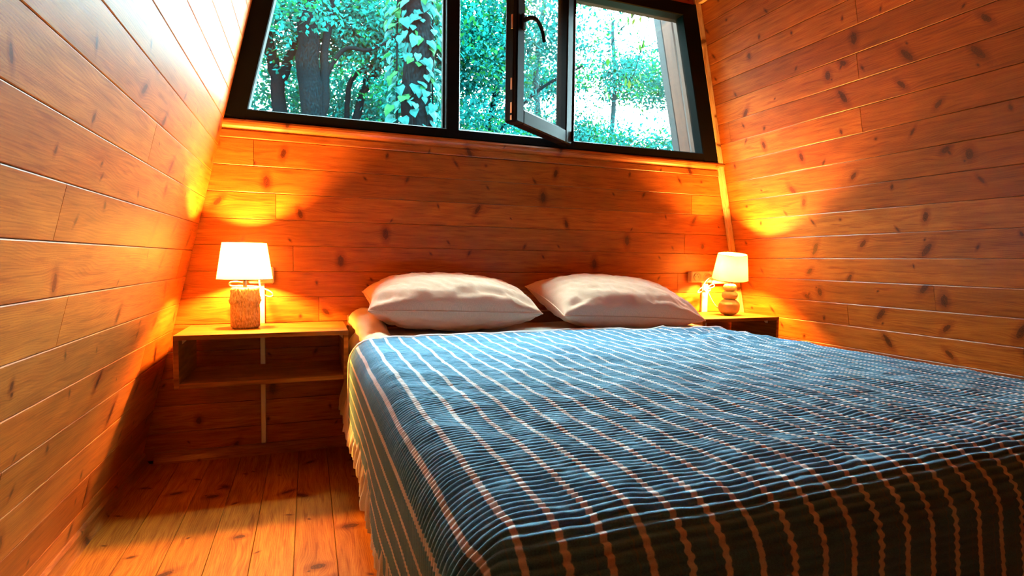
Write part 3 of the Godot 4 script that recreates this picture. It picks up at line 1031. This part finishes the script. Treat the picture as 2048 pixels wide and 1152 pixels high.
func socket_face(parent: Node, c: Vector3, mt: Material) -> void:
	var m := MB.new()
	var r := 0.0215
	m.lathe(Vector3.ZERO, [Vector2(r + 0.003, -0.001), Vector2(r + 0.003, 0.0072), Vector2(r + 0.0015, 0.0082), Vector2(r, 0.0078), Vector2(r - 0.002, 0.0012), Vector2(0.0005, 0.001)], 28)
	var f := part("socket_ring", m.mesh(), mt, parent, Transform3D(Basis(Vector3.RIGHT, PI / 2), c))
	for d in [Vector3(-0.0095, 0, 0.0), Vector3(0.0095, 0, 0.0), Vector3(0, 0, -0.012)]:
		m = MB.new()
		m.lathe(Vector3.ZERO, [Vector2(0.0026, 0.0), Vector2(0.0026, 0.0006), Vector2(0.0001, 0.0006)], 12)
		part("pin_hole", m.mesh(), mats.socket_hole, f, Transform3D(Basis.IDENTITY, d + Vector3(0, 0.0011, 0)))

func build_sockets() -> void:
	# right: a double socket with a junction box beside it, and the trunking below
	var s := thing("wall_socket", "ivory double wall socket with a plug, beside pebble lamp", "socket", Vector3(2.117, 0.778, BACK), "")
	boxpart("housing", s, mats.ivory_plastic, Vector3(0, 0, 0.02), Vector3(0.146, 0.064, 0.039), 0.005)
	socket_face(s, Vector3(-0.036, 0.0, 0.0395), mats.ivory_plastic)
	socket_face(s, Vector3(0.034, 0.0, 0.0395), mats.ivory_plastic)
	var j := thing("junction_box", "white square junction box on the wall behind the pebble lamp", "box", Vector3(2.254, 0.776, BACK))
	boxpart("cover", j, mats.white_plastic, Vector3(0, 0, 0.02), Vector3(0.125, 0.075, 0.039), 0.005)
	var t := thing("cable_trunking", "white cable trunking dropping from the double socket to pebble lamp nightstand", "trunking", Vector3(2.162, 0, BACK))
	boxpart("channel", t, mats.white_plastic, Vector3(0, 0.40, 0.0075), Vector3(0.043, 0.69, 0.014), 0.002)
	boxpart("lid_edge", t, mats.ivory_plastic, Vector3(-0.0195, 0.40, 0.0155), Vector3(0.004, 0.69, 0.003), 0.001)
	# left
	var s2 := thing("wall_socket", "ivory wall socket mostly hidden behind the log lamp shade", "socket", Vector3(-0.188, 0.782, BACK), "")
	boxpart("housing", s2, mats.ivory_plastic, Vector3(0, 0, 0.02), Vector3(0.098, 0.070, 0.039), 0.005)
	socket_face(s2, Vector3(0.0, 0.0, 0.0395), mats.ivory_plastic)
	var t2 := thing("cable_trunking", "narrow white cable trunking running from the log lamp's socket to floor", "trunking", Vector3(-0.187, 0, BACK))
	boxpart("channel", t2, mats.white_plastic, Vector3(0, 0.395, 0.0065), Vector3(0.019, 0.70, 0.012), 0.002)

func bulb(parent: Node3D, at: Vector3, col: Color, energy: float) -> void:
	var m := MB.new()
	var pr: Array = []
	for i in 13:
		var a := PI * i / 12.0
		pr.append(Vector2(maxf(0.0004, 0.022 * sin(a)), -0.026 * cos(a)))
	m.lathe(Vector3.ZERO, pr, 20)
	var g := mat("bulb_glow", Color(1, 0.9, 0.7), 0.5)
	g.emission_enabled = true
	g.emission = col
	g.emission_energy_multiplier = 6.0
	part("bulb", m.mesh(), g, parent, Transform3D(Basis.IDENTITY, at))
	var l := OmniLight3D.new()
	l.name = "bulb_light"
	l.light_color = col
	l.light_energy = energy
	l.light_size = 0.02
	l.omni_range = 12.0
	l.omni_attenuation = 2.0
	l.shadow_enabled = true
	l.position = at
	parent.add_child(l)

func shade(parent: Node3D, at: Vector3, basis: Basis, rb: float, rt: float, h: float, lin: Material) -> void:
	var m := MB.new()
	var rows: Array = []
	var uvs: Array = []
	for j in 9:
		var f := j / 8.0
		var r := lerpf(rb, rt, f)
		var row := PackedVector3Array()
		var ur := PackedVector2Array()
		for k in 65:
			var a := TAU * k / 64.0
			row.append(Vector3(cos(a) * r, f * h, sin(a) * r))
			ur.append(Vector2(k / 64.0 * 3.0, f))
		rows.append(row)
		uvs.append(ur)
	m.grid(rows, uvs, true, true)
	var s := part("lamp_shade", m.mesh(), lin, parent, Transform3D(basis, at))
	for q in [[rb, 0.0], [rt, h]]:
		m = MB.new()
		var ring: Array = []
		for k in 49: ring.append(Vector3(cos(TAU * k / 48.0) * q[0], q[1], sin(TAU * k / 48.0) * q[0]))
		m.tube(ring, 0.0016, 6, false)
		part("piping", m.mesh(), mats.shade_piping, s)
	# wire spider that carries the shade
	m = MB.new()
	for k in 3:
		var a := TAU * k / 3.0 + 0.4
		m.tube([Vector3(cos(a) * 0.012, 0.004, sin(a) * 0.012), Vector3(cos(a) * rb * 0.99, 0.006, sin(a) * rb * 0.99)], 0.0012, 6)
	part("spider", m.mesh(), mats.steel, s)

func build_left_lamp() -> void:
	var o := Vector3(-0.238, 0.5735, -2.43)
	var l := thing("table_lamp", "table lamp with white shade and bark-textured log base", "lamp", o, "bedside lamps")
	# bark log base: oval, ridged
	var nz := noise(61, 1.0, 3)
	var rows: Array = []
	var uvs: Array = []
	var hh := 0.163
	var prof: Array = [[0.02, 0.0], [0.9, 0.0], [0.985, 0.003]]
	for i in 41: prof.append([1.0, lerpf(0.008, hh - 0.006, i / 40.0)])
	prof.append_array([[0.97, hh - 0.001], [0.9, hh], [0.02, hh]])
	for p in prof:
		var row := PackedVector3Array()
		var ur := PackedVector2Array()
		for k in 97:
			var a := TAU * k / 96.0
			var f: float = p[0]
			var y: float = p[1]
			var cx := cos(a)
			var sz := sin(a)
			var d := 0.0
			if f > 0.95:
				var ridge := nz.get_noise_3d(cx * 9.0, y * 12.0, sz * 9.0)
				d = 0.006 * (1.0 - absf(ridge) * 3.0) * 0.8
				d += 0.0075 * exp(-pow((y - 0.112 + 0.008 * sin(a * 3.0)) / 0.012, 2.0)) * (0.4 + 1.2 * nz.get_noise_3d(cx * 14.0, y * 60.0, sz * 14.0))
				d *= smoothstep(0.0, 0.012, y) * smoothstep(hh, hh - 0.012, y)
			row.append(Vector3(cx * (0.050 * f + d), y, sz * (0.036 * f + d)))
			ur.append(Vector2(k / 96.0 * 3.0, y * 6.0))
		rows.append(row)
		uvs.append(ur)
	var m := MB.new()
	m.grid(rows, uvs, true, true)
	part("log_base", m.mesh(), mats.bark_ceramic, l)
	m = MB.new()
	m.lathe(Vector3.ZERO, [Vector2(0.008, hh - 0.002), Vector2(0.008, hh + 0.03), Vector2(0.013, hh + 0.032), Vector2(0.015, hh + 0.036), Vector2(0.015, hh + 0.068), Vector2(0.002, hh + 0.070)], 20)
	part("bulb_holder", m.mesh(), mats.steel, l)
	bulb(l, Vector3(0, 0.262, 0), Color(1.0, 0.68, 0.27), 3.5)
	shade(l, Vector3(0, 0.197, 0), Basis.IDENTITY, 0.1025, 0.081, 0.146, mats.shade_linen_white)
	# white cord, bundled in loops behind the neck, up to the socket
	var c := smooth_path([Vector3(0.006, hh + 0.016, -0.008), Vector3(-0.025, hh + 0.022, -0.02), Vector3(-0.055, hh + 0.020, -0.03), Vector3(-0.058, hh + 0.006, -0.04), Vector3(-0.02, hh + 0.004, -0.05), Vector3(0.04, hh + 0.0, -0.06), Vector3(0.085, hh - 0.018, -0.06), Vector3(0.10, hh - 0.035, -0.065), Vector3(0.085, hh - 0.042, -0.075), Vector3(0.06, hh - 0.032, -0.085), Vector3(0.05, hh - 0.005, -0.09), Vector3(0.045, hh + 0.02, -0.10), Vector3(0.048, hh + 0.045, -0.105), Vector3(0.05, hh + 0.046, -0.112)])
	m = MB.new()
	m.tube(c, 0.0030, 8)
	part("cord", m.mesh(), mats.white_plastic, l)
	m = MB.new()
	m.tube([Vector3(0.05, hh + 0.0455, -0.104), Vector3(0.05, hh + 0.0455, -0.139)], [0.011, 0.017], 16)
	part("plug", m.mesh(), mats.white_plastic, l)

func pebble(c: Vector3, rx: float, ry: float, rz: float, sd: int) -> ArrayMesh:
	var nz := noise(sd, 1.0, 2)
	var rows: Array = []
	for j in 21:
		var b := lerpf(-PI / 2, PI / 2, j / 20.0)
		var row := PackedVector3Array()
		for k in 41:
			var a := TAU * k / 40.0
			var d := Vector3(cos(a) * cos(b), sin(b), sin(a) * cos(b))
			var w := 1.0 + 0.05 * nz.get_noise_3dv(d * 1.6)
			# flattened superellipsoid
			var y: float = signf(d.y) * pow(absf(d.y), 0.85)
			var hr := pow(maxf(cos(b), 0.0), 0.75)
			row.append(c + Vector3(cos(a) * hr * rx * w, y * ry, sin(a) * hr * rz * w))
		rows.append(row)
	var m := MB.new()
	m.grid(rows, [], true, true)
	return m.mesh()

func build_right_lamp() -> void:
	var o := Vector3(2.172, 0.5735, -2.40)
	var l := thing("table_lamp", "table lamp with cream shade on three stacked pebbles", "lamp", o, "bedside lamps")
	part("pebble", pebble(Vector3(0, 0.045, 0), 0.057, 0.0455, 0.054, 71), mats.speckled_stone, l)
	part("pebble", pebble(Vector3(0.003, 0.1085, 0), 0.043, 0.0255, 0.041, 72), mats.speckled_stone, l)
	part("pebble", pebble(Vector3(0.001, 0.152, 0), 0.036, 0.0215, 0.034, 73), mats.speckled_stone, l)
	var m := MB.new()
	m.lathe(Vector3.ZERO, [Vector2(0.006, 0.165), Vector2(0.006, 0.195), Vector2(0.012, 0.197), Vector2(0.014, 0.2), Vector2(0.014, 0.235), Vector2(0.002, 0.236)], 20)
	part("bulb_holder", m.mesh(), mats.steel, l)
	bulb(l, Vector3(0.002, 0.262, 0), Color(1.0, 0.68, 0.27), 4.2)
	shade(l, Vector3(0.0, 0.198, 0), Basis(Vector3(0.74, 0, 0.67).normalized(), deg_to_rad(8.5)) * Basis(Vector3(-0.67, 0, 0.74).normalized(), deg_to_rad(-4.0)), 0.0935, 0.075, 0.138, mats.shade_linen_cream)
	var c := smooth_path([Vector3(-0.045, 0.03, -0.02), Vector3(-0.06, 0.06, -0.05), Vector3(-0.075, 0.12, -0.08), Vector3(-0.06, 0.15, -0.10), Vector3(-0.02, 0.165, -0.11), Vector3(-0.01, 0.15, -0.115), Vector3(-0.06, 0.135, -0.12), Vector3(-0.11, 0.115, -0.125), Vector3(-0.09, 0.14, -0.13), Vector3(-0.05, 0.155, -0.125), Vector3(-0.03, 0.13, -0.12), Vector3(-0.07, 0.125, -0.115), Vector3(-0.085, 0.16, -0.11), Vector3(-0.06, 0.195, -0.105), Vector3(-0.040, 0.203, -0.10), Vector3(-0.022, 0.2045, -0.11)])
	m = MB.new()
	m.tube(c, 0.0028, 8)
	part("cord", m.mesh(), mats.white_plastic, l)
	m = MB.new()
	m.tube([Vector3(-0.021, 0.2045, -0.108), Vector3(-0.021, 0.2045, -0.156)], [0.010, 0.018], 16)
	part("plug", m.mesh(), mats.ivory_plastic, l)
	m = MB.new()
	m.cbox(Vector3(-0.07, 0.124, -0.122), Vector3(0.02, 0.013, 0.012), 0.002)
	part("cable_tie", m.mesh(), mats.white_plastic, l)


# ---------------------------------------------------------------- outside
func leaf_shape(m: MB, xf: Transform3D, ln: float, wd: float) -> void:
	var p := [Vector3(0, 0, 0), Vector3(ln * 0.45, 0.0, -wd / 2), Vector3(ln, -ln * 0.10, 0), Vector3(ln * 0.45, 0.0, wd / 2), Vector3(ln * 0.5, -wd * 0.12, 0)]
	for i in 5: p[i] = xf * p[i]
	var up: Vector3 = xf.basis.y
	m.poly([p[0], p[1], p[4]], [], up)
	m.poly([p[1], p[2], p[4]], [], up)
	m.poly([p[2], p[3], p[4]], [], up)
	m.poly([p[3], p[0], p[4]], [], up)

func cluster_mesh(sd: int, count: int, rad: float, ln: float) -> ArrayMesh:
	var r := RandomNumberGenerator.new()
	r.seed = sd
	var m := MB.new()
	for i in count:
		var p := Vector3(r.randf_range(-1, 1), r.randf_range(-0.6, 0.6), r.randf_range(-1, 1)) * rad
		var b := Basis(Vector3.UP, r.randf() * TAU) * Basis(Vector3(0, 0, 1), r.randf_range(-1.0, 0.4)) * Basis(Vector3.RIGHT, r.randf_range(-0.9, 0.9))
		leaf_shape(m, Transform3D(b, p), ln * r.randf_range(0.7, 1.2), ln * r.randf_range(0.45, 0.65))
	return m.mesh()

var clusters: Array = []

func crown(parent: Node3D, called: String, blobs: Array, tints: Array, sd: int, size := 1.0) -> void:
	# blobs: [centre, radii, count]
	var r := RandomNumberGenerator.new()
	r.seed = sd
	var xfs: Array = []
	var cols: Array = []
	for bl in blobs:
		for i in int(bl[2] * 1.8):
			var d := Vector3(r.randfn(0, 0.5), r.randfn(0, 0.5), r.randfn(0, 0.5))
			var p: Vector3 = bl[0] + Vector3(d.x * bl[1].x, d.y * bl[1].y, d.z * bl[1].z)
			var s := r.randf_range(0.7, 1.35) * size
			xfs.append(Transform3D(Basis(Vector3.UP, r.randf() * TAU).scaled(Vector3(s, s, s)), p))
			var c: Color = tints[r.randi_range(0, tints.size() - 1)]
			cols.append(c * r.randf_range(0.75, 1.2))
	var mm := MultiMesh.new()
	mm.transform_format = MultiMesh.TRANSFORM_3D
	mm.use_colors = true
	mm.mesh = clusters[sd % clusters.size()]
	mm.instance_count = xfs.size()
	for i in xfs.size():
		mm.set_instance_transform(i, xfs[i])
		mm.set_instance_color(i, cols[i])
	var o := MultiMeshInstance3D.new()
	o.multimesh = mm
	o.material_override = mats.leaf
	o.set_meta("kind", "stuff")
	put(o, called, parent)

func limb(parent: Node3D, called: String, pts: Array, r0: float, r1: float, mt: Material, sd := 1) -> void:
	var p := smooth_path(pts, 7)
	var nz := noise(sd, 1.0, 2)
	var rr: Array = []
	for i in p.size():
		var f := float(i) / (p.size() - 1)
		p[i] += Vector3(nz.get_noise_1d(f * 6.0), 0, nz.get_noise_1d(f * 6.0 + 40.0)) * r0 * 0.35
		rr.append(lerpf(r0, r1, f) * (1.0 + 0.14 * nz.get_noise_1d(f * 30.0 + 9.0)))
	var m := MB.new()
	m.tube(p, rr, 12)
	part(called, m.mesh(), mt, parent)

func build_outside() -> void:
	for i in 4: clusters.append(cluster_mesh(300 + i, 30, 0.21, 0.072))
	var bark: Material = mats.tree_bark
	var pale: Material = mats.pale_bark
	# ground behind the cabin
	var gr := MB.new()
	var rows: Array = []
	var nz := noise(400, 1.0, 3)
	for j in 25:
		var row := PackedVector3Array()
		for i in 25:
			var x := lerpf(-30, 34, i / 24.0)
			var z := lerpf(-3.0, -42.0, j / 24.0)
			var hill := (0.30 * maxf(0.0, -z - 10.0) + 0.75 * maxf(0.0, -x - 3.5)) * smoothstep(5.0, -2.0, x)  # steep left rise, out of view, added to block sky from the right wall
			row.append(Vector3(x, -0.7 + minf(hill, 14.0) + 0.35 * nz.get_noise_2d(x * 0.3, z * 0.3), z))
		rows.append(row)
	gr.grid(rows, [])
	var g := part("ground", gr.mesh(), mats.forest_floor, self)
	g.set_meta("label", "dark forest floor with an unseen left slope added to block sky")
	g.set_meta("category", "ground")
	# eave of the roof beyond the window
	var ev := thing("roof_overhang", "brown timber roof overhang framing the outside of window at right", "roof", Vector3(2.2, 1.5, BACK - 0.2))
	var ur := Vector3(-RIGHT_LEAN, 1, 0).normalized()
	var nr := Vector3(-1, -RIGHT_LEAN, 0).normalized()
	var br := Basis(Vector3(0, 0, 1), ur, nr)
	for q in [[-0.09, 0.115], [-0.205, 0.095]]:
		boxpart("side_board", ev, mats.eave_wood, Vector3(wall_x(1.5, true) - 0.02, 1.5, BACK - 0.05 + q[0] - 0.0) - ev.position, Vector3(q[1] - 0.003, 2.6, 0.03), 0.002, 0.7, Basis(Vector3(0, 0, 1), ur, nr))
	boxpart("fascia_board", ev, mats.fascia, Vector3(wall_x(1.5, true) - 0.012, 1.5, BACK - 0.335) - ev.position, Vector3(0.06, 2.6, 0.05), 0.002, 0.7, br)
	boxpart("soffit_board", ev, mats.eave_wood, Vector3(0.95, 2.275, BACK - 0.10) - ev.position, Vector3(2.42, 0.03, 0.10), 0.002, 0.7)
	for q in [[-0.09, 0.115], [-0.205, 0.095], [-0.30, 0.08]]:
		boxpart("side_board", ev, mats.eave_wood, Vector3(wall_x(1.5, false) - 0.035, 1.5, BACK - 0.05 + q[0]) - ev.position, Vector3(q[1] - 0.003, 2.6, 0.03), 0.002, 0.7, Basis(Vector3(0, 0, -1), Vector3(LEFT_LEAN, 1, 0).normalized(), Vector3(1, -LEFT_LEAN, 0).normalized()))

	# ivy-clad tree close to the left pane
	var tv := thing("tree", "ivy-covered tree trunk close behind the left window pane", "tree", Vector3(0.9, -0.7, -5.0))
	limb(tv, "trunk", [Vector3(0.06, 0, 0), Vector3(0.03, 1.8, 0), Vector3(0.02, 3.2, 0.02), Vector3(-0.02, 4.4, 0), Vector3(-0.06, 5.6, 0)], 0.16, 0.11, bark, 2)
	var iv := thing("ivy", "teal heart-leaved ivy climbing the trunk behind left pane", "ivy", Vector3(0.9, -0.7, -5.0))
	var shp := MB.new()
	# heart-shaped leaf, folded along the midrib, tip down
	var hp := [Vector3(0, 0.0, 0.004), Vector3(-0.032, 0.014, 0), Vector3(-0.046, -0.012, -0.004), Vector3(-0.030, -0.050, 0), Vector3(0, -0.092, -0.008), Vector3(0.030, -0.050, 0), Vector3(0.046, -0.012, -0.004), Vector3(0.032, 0.014, 0)]
	var midp := Vector3(0, -0.04, 0.012)
	for i in 8: shp.poly([hp[i], hp[(i + 1) % 8], midp], [], Vector3(0, 0, 1))
	var lm := shp.mesh()
	var tints: Array = [mats.ivy_leaf_teal, mats.ivy_leaf_teal, mats.ivy_leaf_green, mats.ivy_leaf_pale]
	var r := RandomNumberGenerator.new()
	r.seed = 77
	for i in 290:
		var a := r.randf_range(-0.25, PI + 0.25)
		var y := r.randf_range(2.2, 4.25)
		var out := r.randf_range(0.15, 0.27)
		var p := Vector3(cos(a) * out, y, sin(a) * out * 0.9)
		var b := Basis(Vector3.UP, -a + PI / 2 + r.randf_range(-0.6, 0.6)) * Basis(Vector3.RIGHT, r.randf_range(-0.9, -0.1)) * Basis(Vector3(0, 0, 1), r.randf_range(-0.5, 0.5))
		var s := r.randf_range(0.65, 1.2)
		part("leaf", lm, tints[r.randi_range(0, 3)], iv, Transform3D(b.scaled(Vector3(s, s, s)), p))
	for k in 4:
		var a := 0.5 + 0.7 * k
		var st: Array = []
		for i in 9: st.append(Vector3(cos(a + 0.3 * sin(i * 0.9 + k)) * 0.165, 0.6 * i, sin(a + 0.3 * sin(i * 0.9 + k)) * 0.165))
		limb(iv, "stem", st, 0.009, 0.006, bark, 20 + k)

	var teal := [Color(0.00062, 0.04675, 0.04514), Color(0.000868, 0.05803, 0.05555), Color(0.00062, 0.04352, 0.03472), Color(0.00186, 0.04997, 0.01215), Color(0.00248, 0.0806, 0.07638)]
	var haze_tints := [Color(0.00186, 0.03422, 0.03565), Color(0.00372, 0.04421, 0.0465), Color(0.00124, 0.02852, 0.02945), Color(0.0031, 0.0328, 0.00775)]  # leaf tints with distance haze put into the colour
	# big mossy trunk behind, with a forked neighbour
	var t1 := thing("tree", "thick dark mossy tree left of the ivy-covered trunk", "tree", Vector3(0.03, -0.6, -8.0))
	limb(t1, "trunk", [Vector3(0.05, 0, 0), Vector3(0.0, 2.2, 0), Vector3(0.02, 3.6, 0), Vector3(-0.02, 4.8, 0), Vector3(0.05, 8.6, -0.6)], 0.19, 0.12, bark, 3)
	limb(t1, "branch", [Vector3(0.05, 3.2, 0.0), Vector3(0.19, 3.6, 0.05), Vector3(0.21, 4.3, 0.0), Vector3(0.4, 5.6, -0.1)], 0.075, 0.04, bark, 4)
	limb(t1, "branch", [Vector3(0.2, 3.9, 0.02), Vector3(0.45, 4.3, 0.05), Vector3(0.8, 4.35, 0.05), Vector3(1.3, 4.7, 0.0)], 0.035, 0.015, bark, 5)
	crown(t1, "crown", [[Vector3(0.2, 5.1, -0.9), Vector3(2.0, 0.6, 0.7), 240], [Vector3(1.6, 4.9, -0.4), Vector3(1.2, 0.45, 0.8), 120], [Vector3(0.8, 3.9, -2.4), Vector3(1.2, 0.9, 0.6), 140], [Vector3(0.2, 7.8, -1.0), Vector3(2.4, 1.4, 1.6), 260], [Vector3(-0.3, 4.55, 0.5), Vector3(0.7, 0.18, 0.4), 14]], teal, 501)  # blob high above the view added to block sky light
	var t2 := thing("tree", "slim forked dark tree at the far left of the window view", "tree", Vector3(-0.35, -0.6, -9.0))
	limb(t2, "trunk", [Vector3(0.1, 0, 0), Vector3(0.02, 2.6, 0), Vector3(-0.06, 3.9, 0), Vector3(-0.2, 4.8, 0), Vector3(-0.9, 8.2, 0)], 0.14, 0.06, bark, 6)
	limb(t2, "branch", [Vector3(-0.02, 4.1, 0), Vector3(0.18, 4.6, 0.05), Vector3(0.36, 5.1, 0.1), Vector3(0.5, 6.2, 0.1)], 0.08, 0.04, bark, 7)
	limb(t2, "branch", [Vector3(-0.1, 4.4, 0), Vector3(-0.5, 4.7, 0.1), Vector3(-1.1, 5.3, 0.1)], 0.05, 0.02, bark, 8)
	crown(t2, "crown", [[Vector3(-0.6, 5.1, 0), Vector3(1.8, 0.6, 1.2), 200], [Vector3(0.1, 4.0, -0.9), Vector3(1.0, 1.1, 0.5), 90], [Vector3(-1.6, 4.4, 0.2), Vector3(1.0, 1.4, 1.0), 90], [Vector3(-2.0, 7.8, 0.2), Vector3(2.2, 1.6, 1.4), 240]], teal, 502)  # topmost blob is out of view, added to shut out the left sky
	var t3 := thing("tree", "young slanting tree between the mossy trunk and the ivy", "tree", Vector3(0.62, -0.6, -9.0))
	limb(t3, "trunk", [Vector3(-0.6, 0, 0), Vector3(-0.1, 2.6, 0), Vector3(0.16, 3.9, 0), Vector3(0.5, 4.6, 0), Vector3(1.0, 5.9, 0)], 0.085, 0.035, bark, 9)
	limb(t3, "branch", [Vector3(-0.05, 3.4, 0), Vector3(0.0, 4.15, 0.1), Vector3(0.35, 4.45, 0.1), Vector3(0.9, 4.6, 0.1)], 0.045, 0.02, bark, 10)
	limb(t3, "branch", [Vector3(0.22, 4.2, 0), Vector3(0.30, 4.9, 0.05), Vector3(0.2, 5.6, 0.05)], 0.03, 0.015, bark, 11)
	crown(t3, "crown", [[Vector3(0.9, 5.0, 0), Vector3(1.3, 0.5, 1.0), 160], [Vector3(0.4, 3.7, -0.5), Vector3(1.1, 0.8, 0.5), 130], [Vector3(0.7, 4.4, 0.7), Vector3(0.8, 0.7, 0.4), 40]], teal, 503)
	# leafy beech seen through the middle opening
	var t4 := thing("tree", "bright leafy tree filling the middle window opening", "tree", Vector3(3.1, -0.6, -8.5))
	limb(t4, "trunk", [Vector3(-0.5, 0, -0.4), Vector3(-0.4, 2.2, -0.4), Vector3(-0.2, 4.0, -0.3), Vector3(0.2, 6.0, -0.2)], 0.09, 0.04, bark, 12)
	limb(t4, "branch", [Vector3(-0.3, 3.4, -0.3), Vector3(0.4, 4.2, 0.1), Vector3(1.2, 4.7, 0.2)], 0.04, 0.015, bark, 13)
	crown(t4, "crown", [[Vector3(-0.6, 4.6, 0), Vector3(1.0, 1.0, 0.9), 190], [Vector3(0.3, 5.3, 0), Vector3(1.4, 0.45, 1.0), 130], [Vector3(-0.3, 3.2, 0), Vector3(1.2, 0.8, 0.9), 110]], haze_tints, 504)
	var t5 := thing("tree", "teal tree behind the open sash, distance haze put into its leaf colour", "tree", Vector3(4.9, -0.4, -11.5))
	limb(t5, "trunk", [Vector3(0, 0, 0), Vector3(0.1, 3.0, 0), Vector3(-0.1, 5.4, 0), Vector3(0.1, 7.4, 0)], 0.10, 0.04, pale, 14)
	crown(t5, "crown", [[Vector3(-0.6, 5.6, 0), Vector3(1.2, 0.8, 1.0), 60], [Vector3(-0.4, 4.2, 0), Vector3(1.0, 0.5, 0.9), 40]], haze_tints, 505, 1.1)
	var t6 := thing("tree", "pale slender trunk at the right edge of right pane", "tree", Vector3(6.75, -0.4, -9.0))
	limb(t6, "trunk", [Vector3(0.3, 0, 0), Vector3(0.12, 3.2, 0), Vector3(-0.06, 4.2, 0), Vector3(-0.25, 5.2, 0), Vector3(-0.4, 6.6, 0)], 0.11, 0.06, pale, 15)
	crown(t6, "crown", [[Vector3(-0.5, 4.6, 0.3), Vector3(0.9, 0.45, 0.8), 70], [Vector3(-0.9, 3.3, 0.2), Vector3(1.1, 0.30, 0.8), 110]], haze_tints, 506)
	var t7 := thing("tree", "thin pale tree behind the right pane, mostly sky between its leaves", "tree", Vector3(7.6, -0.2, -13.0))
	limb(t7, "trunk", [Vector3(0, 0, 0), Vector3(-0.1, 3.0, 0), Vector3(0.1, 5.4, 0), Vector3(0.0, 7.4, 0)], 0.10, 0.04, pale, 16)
	crown(t7, "crown", [[Vector3(0.4, 6.0, 0), Vector3(1.3, 0.6, 1.0), 170], [Vector3(-1.2, 4.3, 0), Vector3(1.5, 0.45, 0.9), 210], [Vector3(-2.0, 5.6, 0), Vector3(0.9, 0.5, 0.9), 100]], haze_tints, 507, 1.1)
	# thickets; the far left ones are unseen, added to block sky light
	var k := 0
	for q in [[-2.6, -12.5, 2.6, 150, teal, "dense teal thicket beyond the leftmost trunks", 8.5], [1.6, -13.0, 3.2, 240, teal, "dense teal thicket beyond the young slanting tree", 5.0], [4.0, -14.5, 1.8, 90, haze_tints, "pale thicket low behind the middle opening", 4.0], [-7.0, -11.0, 3.4, 170, teal, "unseen teal thicket far left of the window view, added to block sky", 8.0], [-11.0, -8.5, 3.2, 170, teal, "unseen teal thicket added on the left slope to block sky light", 11.0], [-13.0, -15.0, 4.0, 170, teal, "unseen teal thicket added high on the slope to block sky light", 13.0]]:
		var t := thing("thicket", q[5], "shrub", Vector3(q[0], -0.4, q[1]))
		for s in 3: limb(t, "stem", [Vector3(0.5 * (s - 1), 0, 0), Vector3(0.6 * (s - 1), 1.8, 0.1), Vector3(0.9 * (s - 1), 4.2, 0)], 0.05, 0.015, pale if q[4] == haze_tints else bark, 30 + k * 3 + s)
		crown(t, "foliage", [[Vector3(0, 1.6, 0.3), Vector3(q[2], 1.0, 1.2), q[3] * (1.0 if q[4] == teal else 0.0)], [Vector3(0, 3.6, 0), Vector3(q[2], 1.1, 1.2), q[3]], [Vector3(0, 5.2, -0.6), Vector3(q[2], 0.9, 1.0), q[3] * 0.9], [Vector3(0, q[6], -0.6), Vector3(q[2], 1.6, 1.0), q[3] * 1.0 if q[6] > 6.0 else 0.0]], q[4], 520 + k, 1.3)  # lowest and tallest blobs added out of view to keep sky light out
		k += 1
	# twigs hanging before the right pane
	var lsm := MB.new()
	leaf_shape(lsm, Transform3D.IDENTITY, 0.075, 0.034)
	var leafm := lsm.mesh()
	var tw := thing("hanging_twig", "thin twig with drooping green leaves outside the right pane", "twig", Vector3(2.5, 2.9, -4.0))
	limb(tw, "stem", [Vector3(0.5, 0.9, 0.2), Vector3(0.2, 0.25, 0.05), Vector3(0.03, 0.0, 0), Vector3(-0.13, -0.2, 0), Vector3(-0.24, -0.42, 0)], 0.006, 0.003, bark, 50)
	limb(tw, "stem", [Vector3(0.2, 0.25, 0.05), Vector3(0.16, -0.1, 0.0), Vector3(0.06, -0.45, 0), Vector3(0.0, -0.56, 0)], 0.005, 0.002, bark, 51)
	for p in [Vector3(0.05, -0.02, 0), Vector3(0.09, 0.0, 0.02), Vector3(0.12, -0.05, 0), Vector3(0.02, 0.03, 0), Vector3(-0.02, -0.03, 0.01), Vector3(0.15, 0.02, 0), Vector3(0.10, -0.22, 0), Vector3(0.13, -0.2, 0), Vector3(0.04, -0.5, 0), Vector3(0.0, -0.54, 0.01), Vector3(0.07, -0.52, 0), Vector3(0.1, -0.46, 0), Vector3(-0.03, -0.52, 0), Vector3(-0.24, -0.42, 0), Vector3(-0.2, -0.38, 0), Vector3(-0.23, -0.62, 0), Vector3(-0.2, -0.66, 0)]:
		var b := Basis(Vector3.UP, r.randf() * TAU) * Basis(Vector3(0, 0, 1), r.randf_range(-1.5, -0.7))
		part("leaf", leafm, mats.twig_leaf if r.randf() < 0.65 else mats.twig_leaf_olive, tw, Transform3D(b, p))
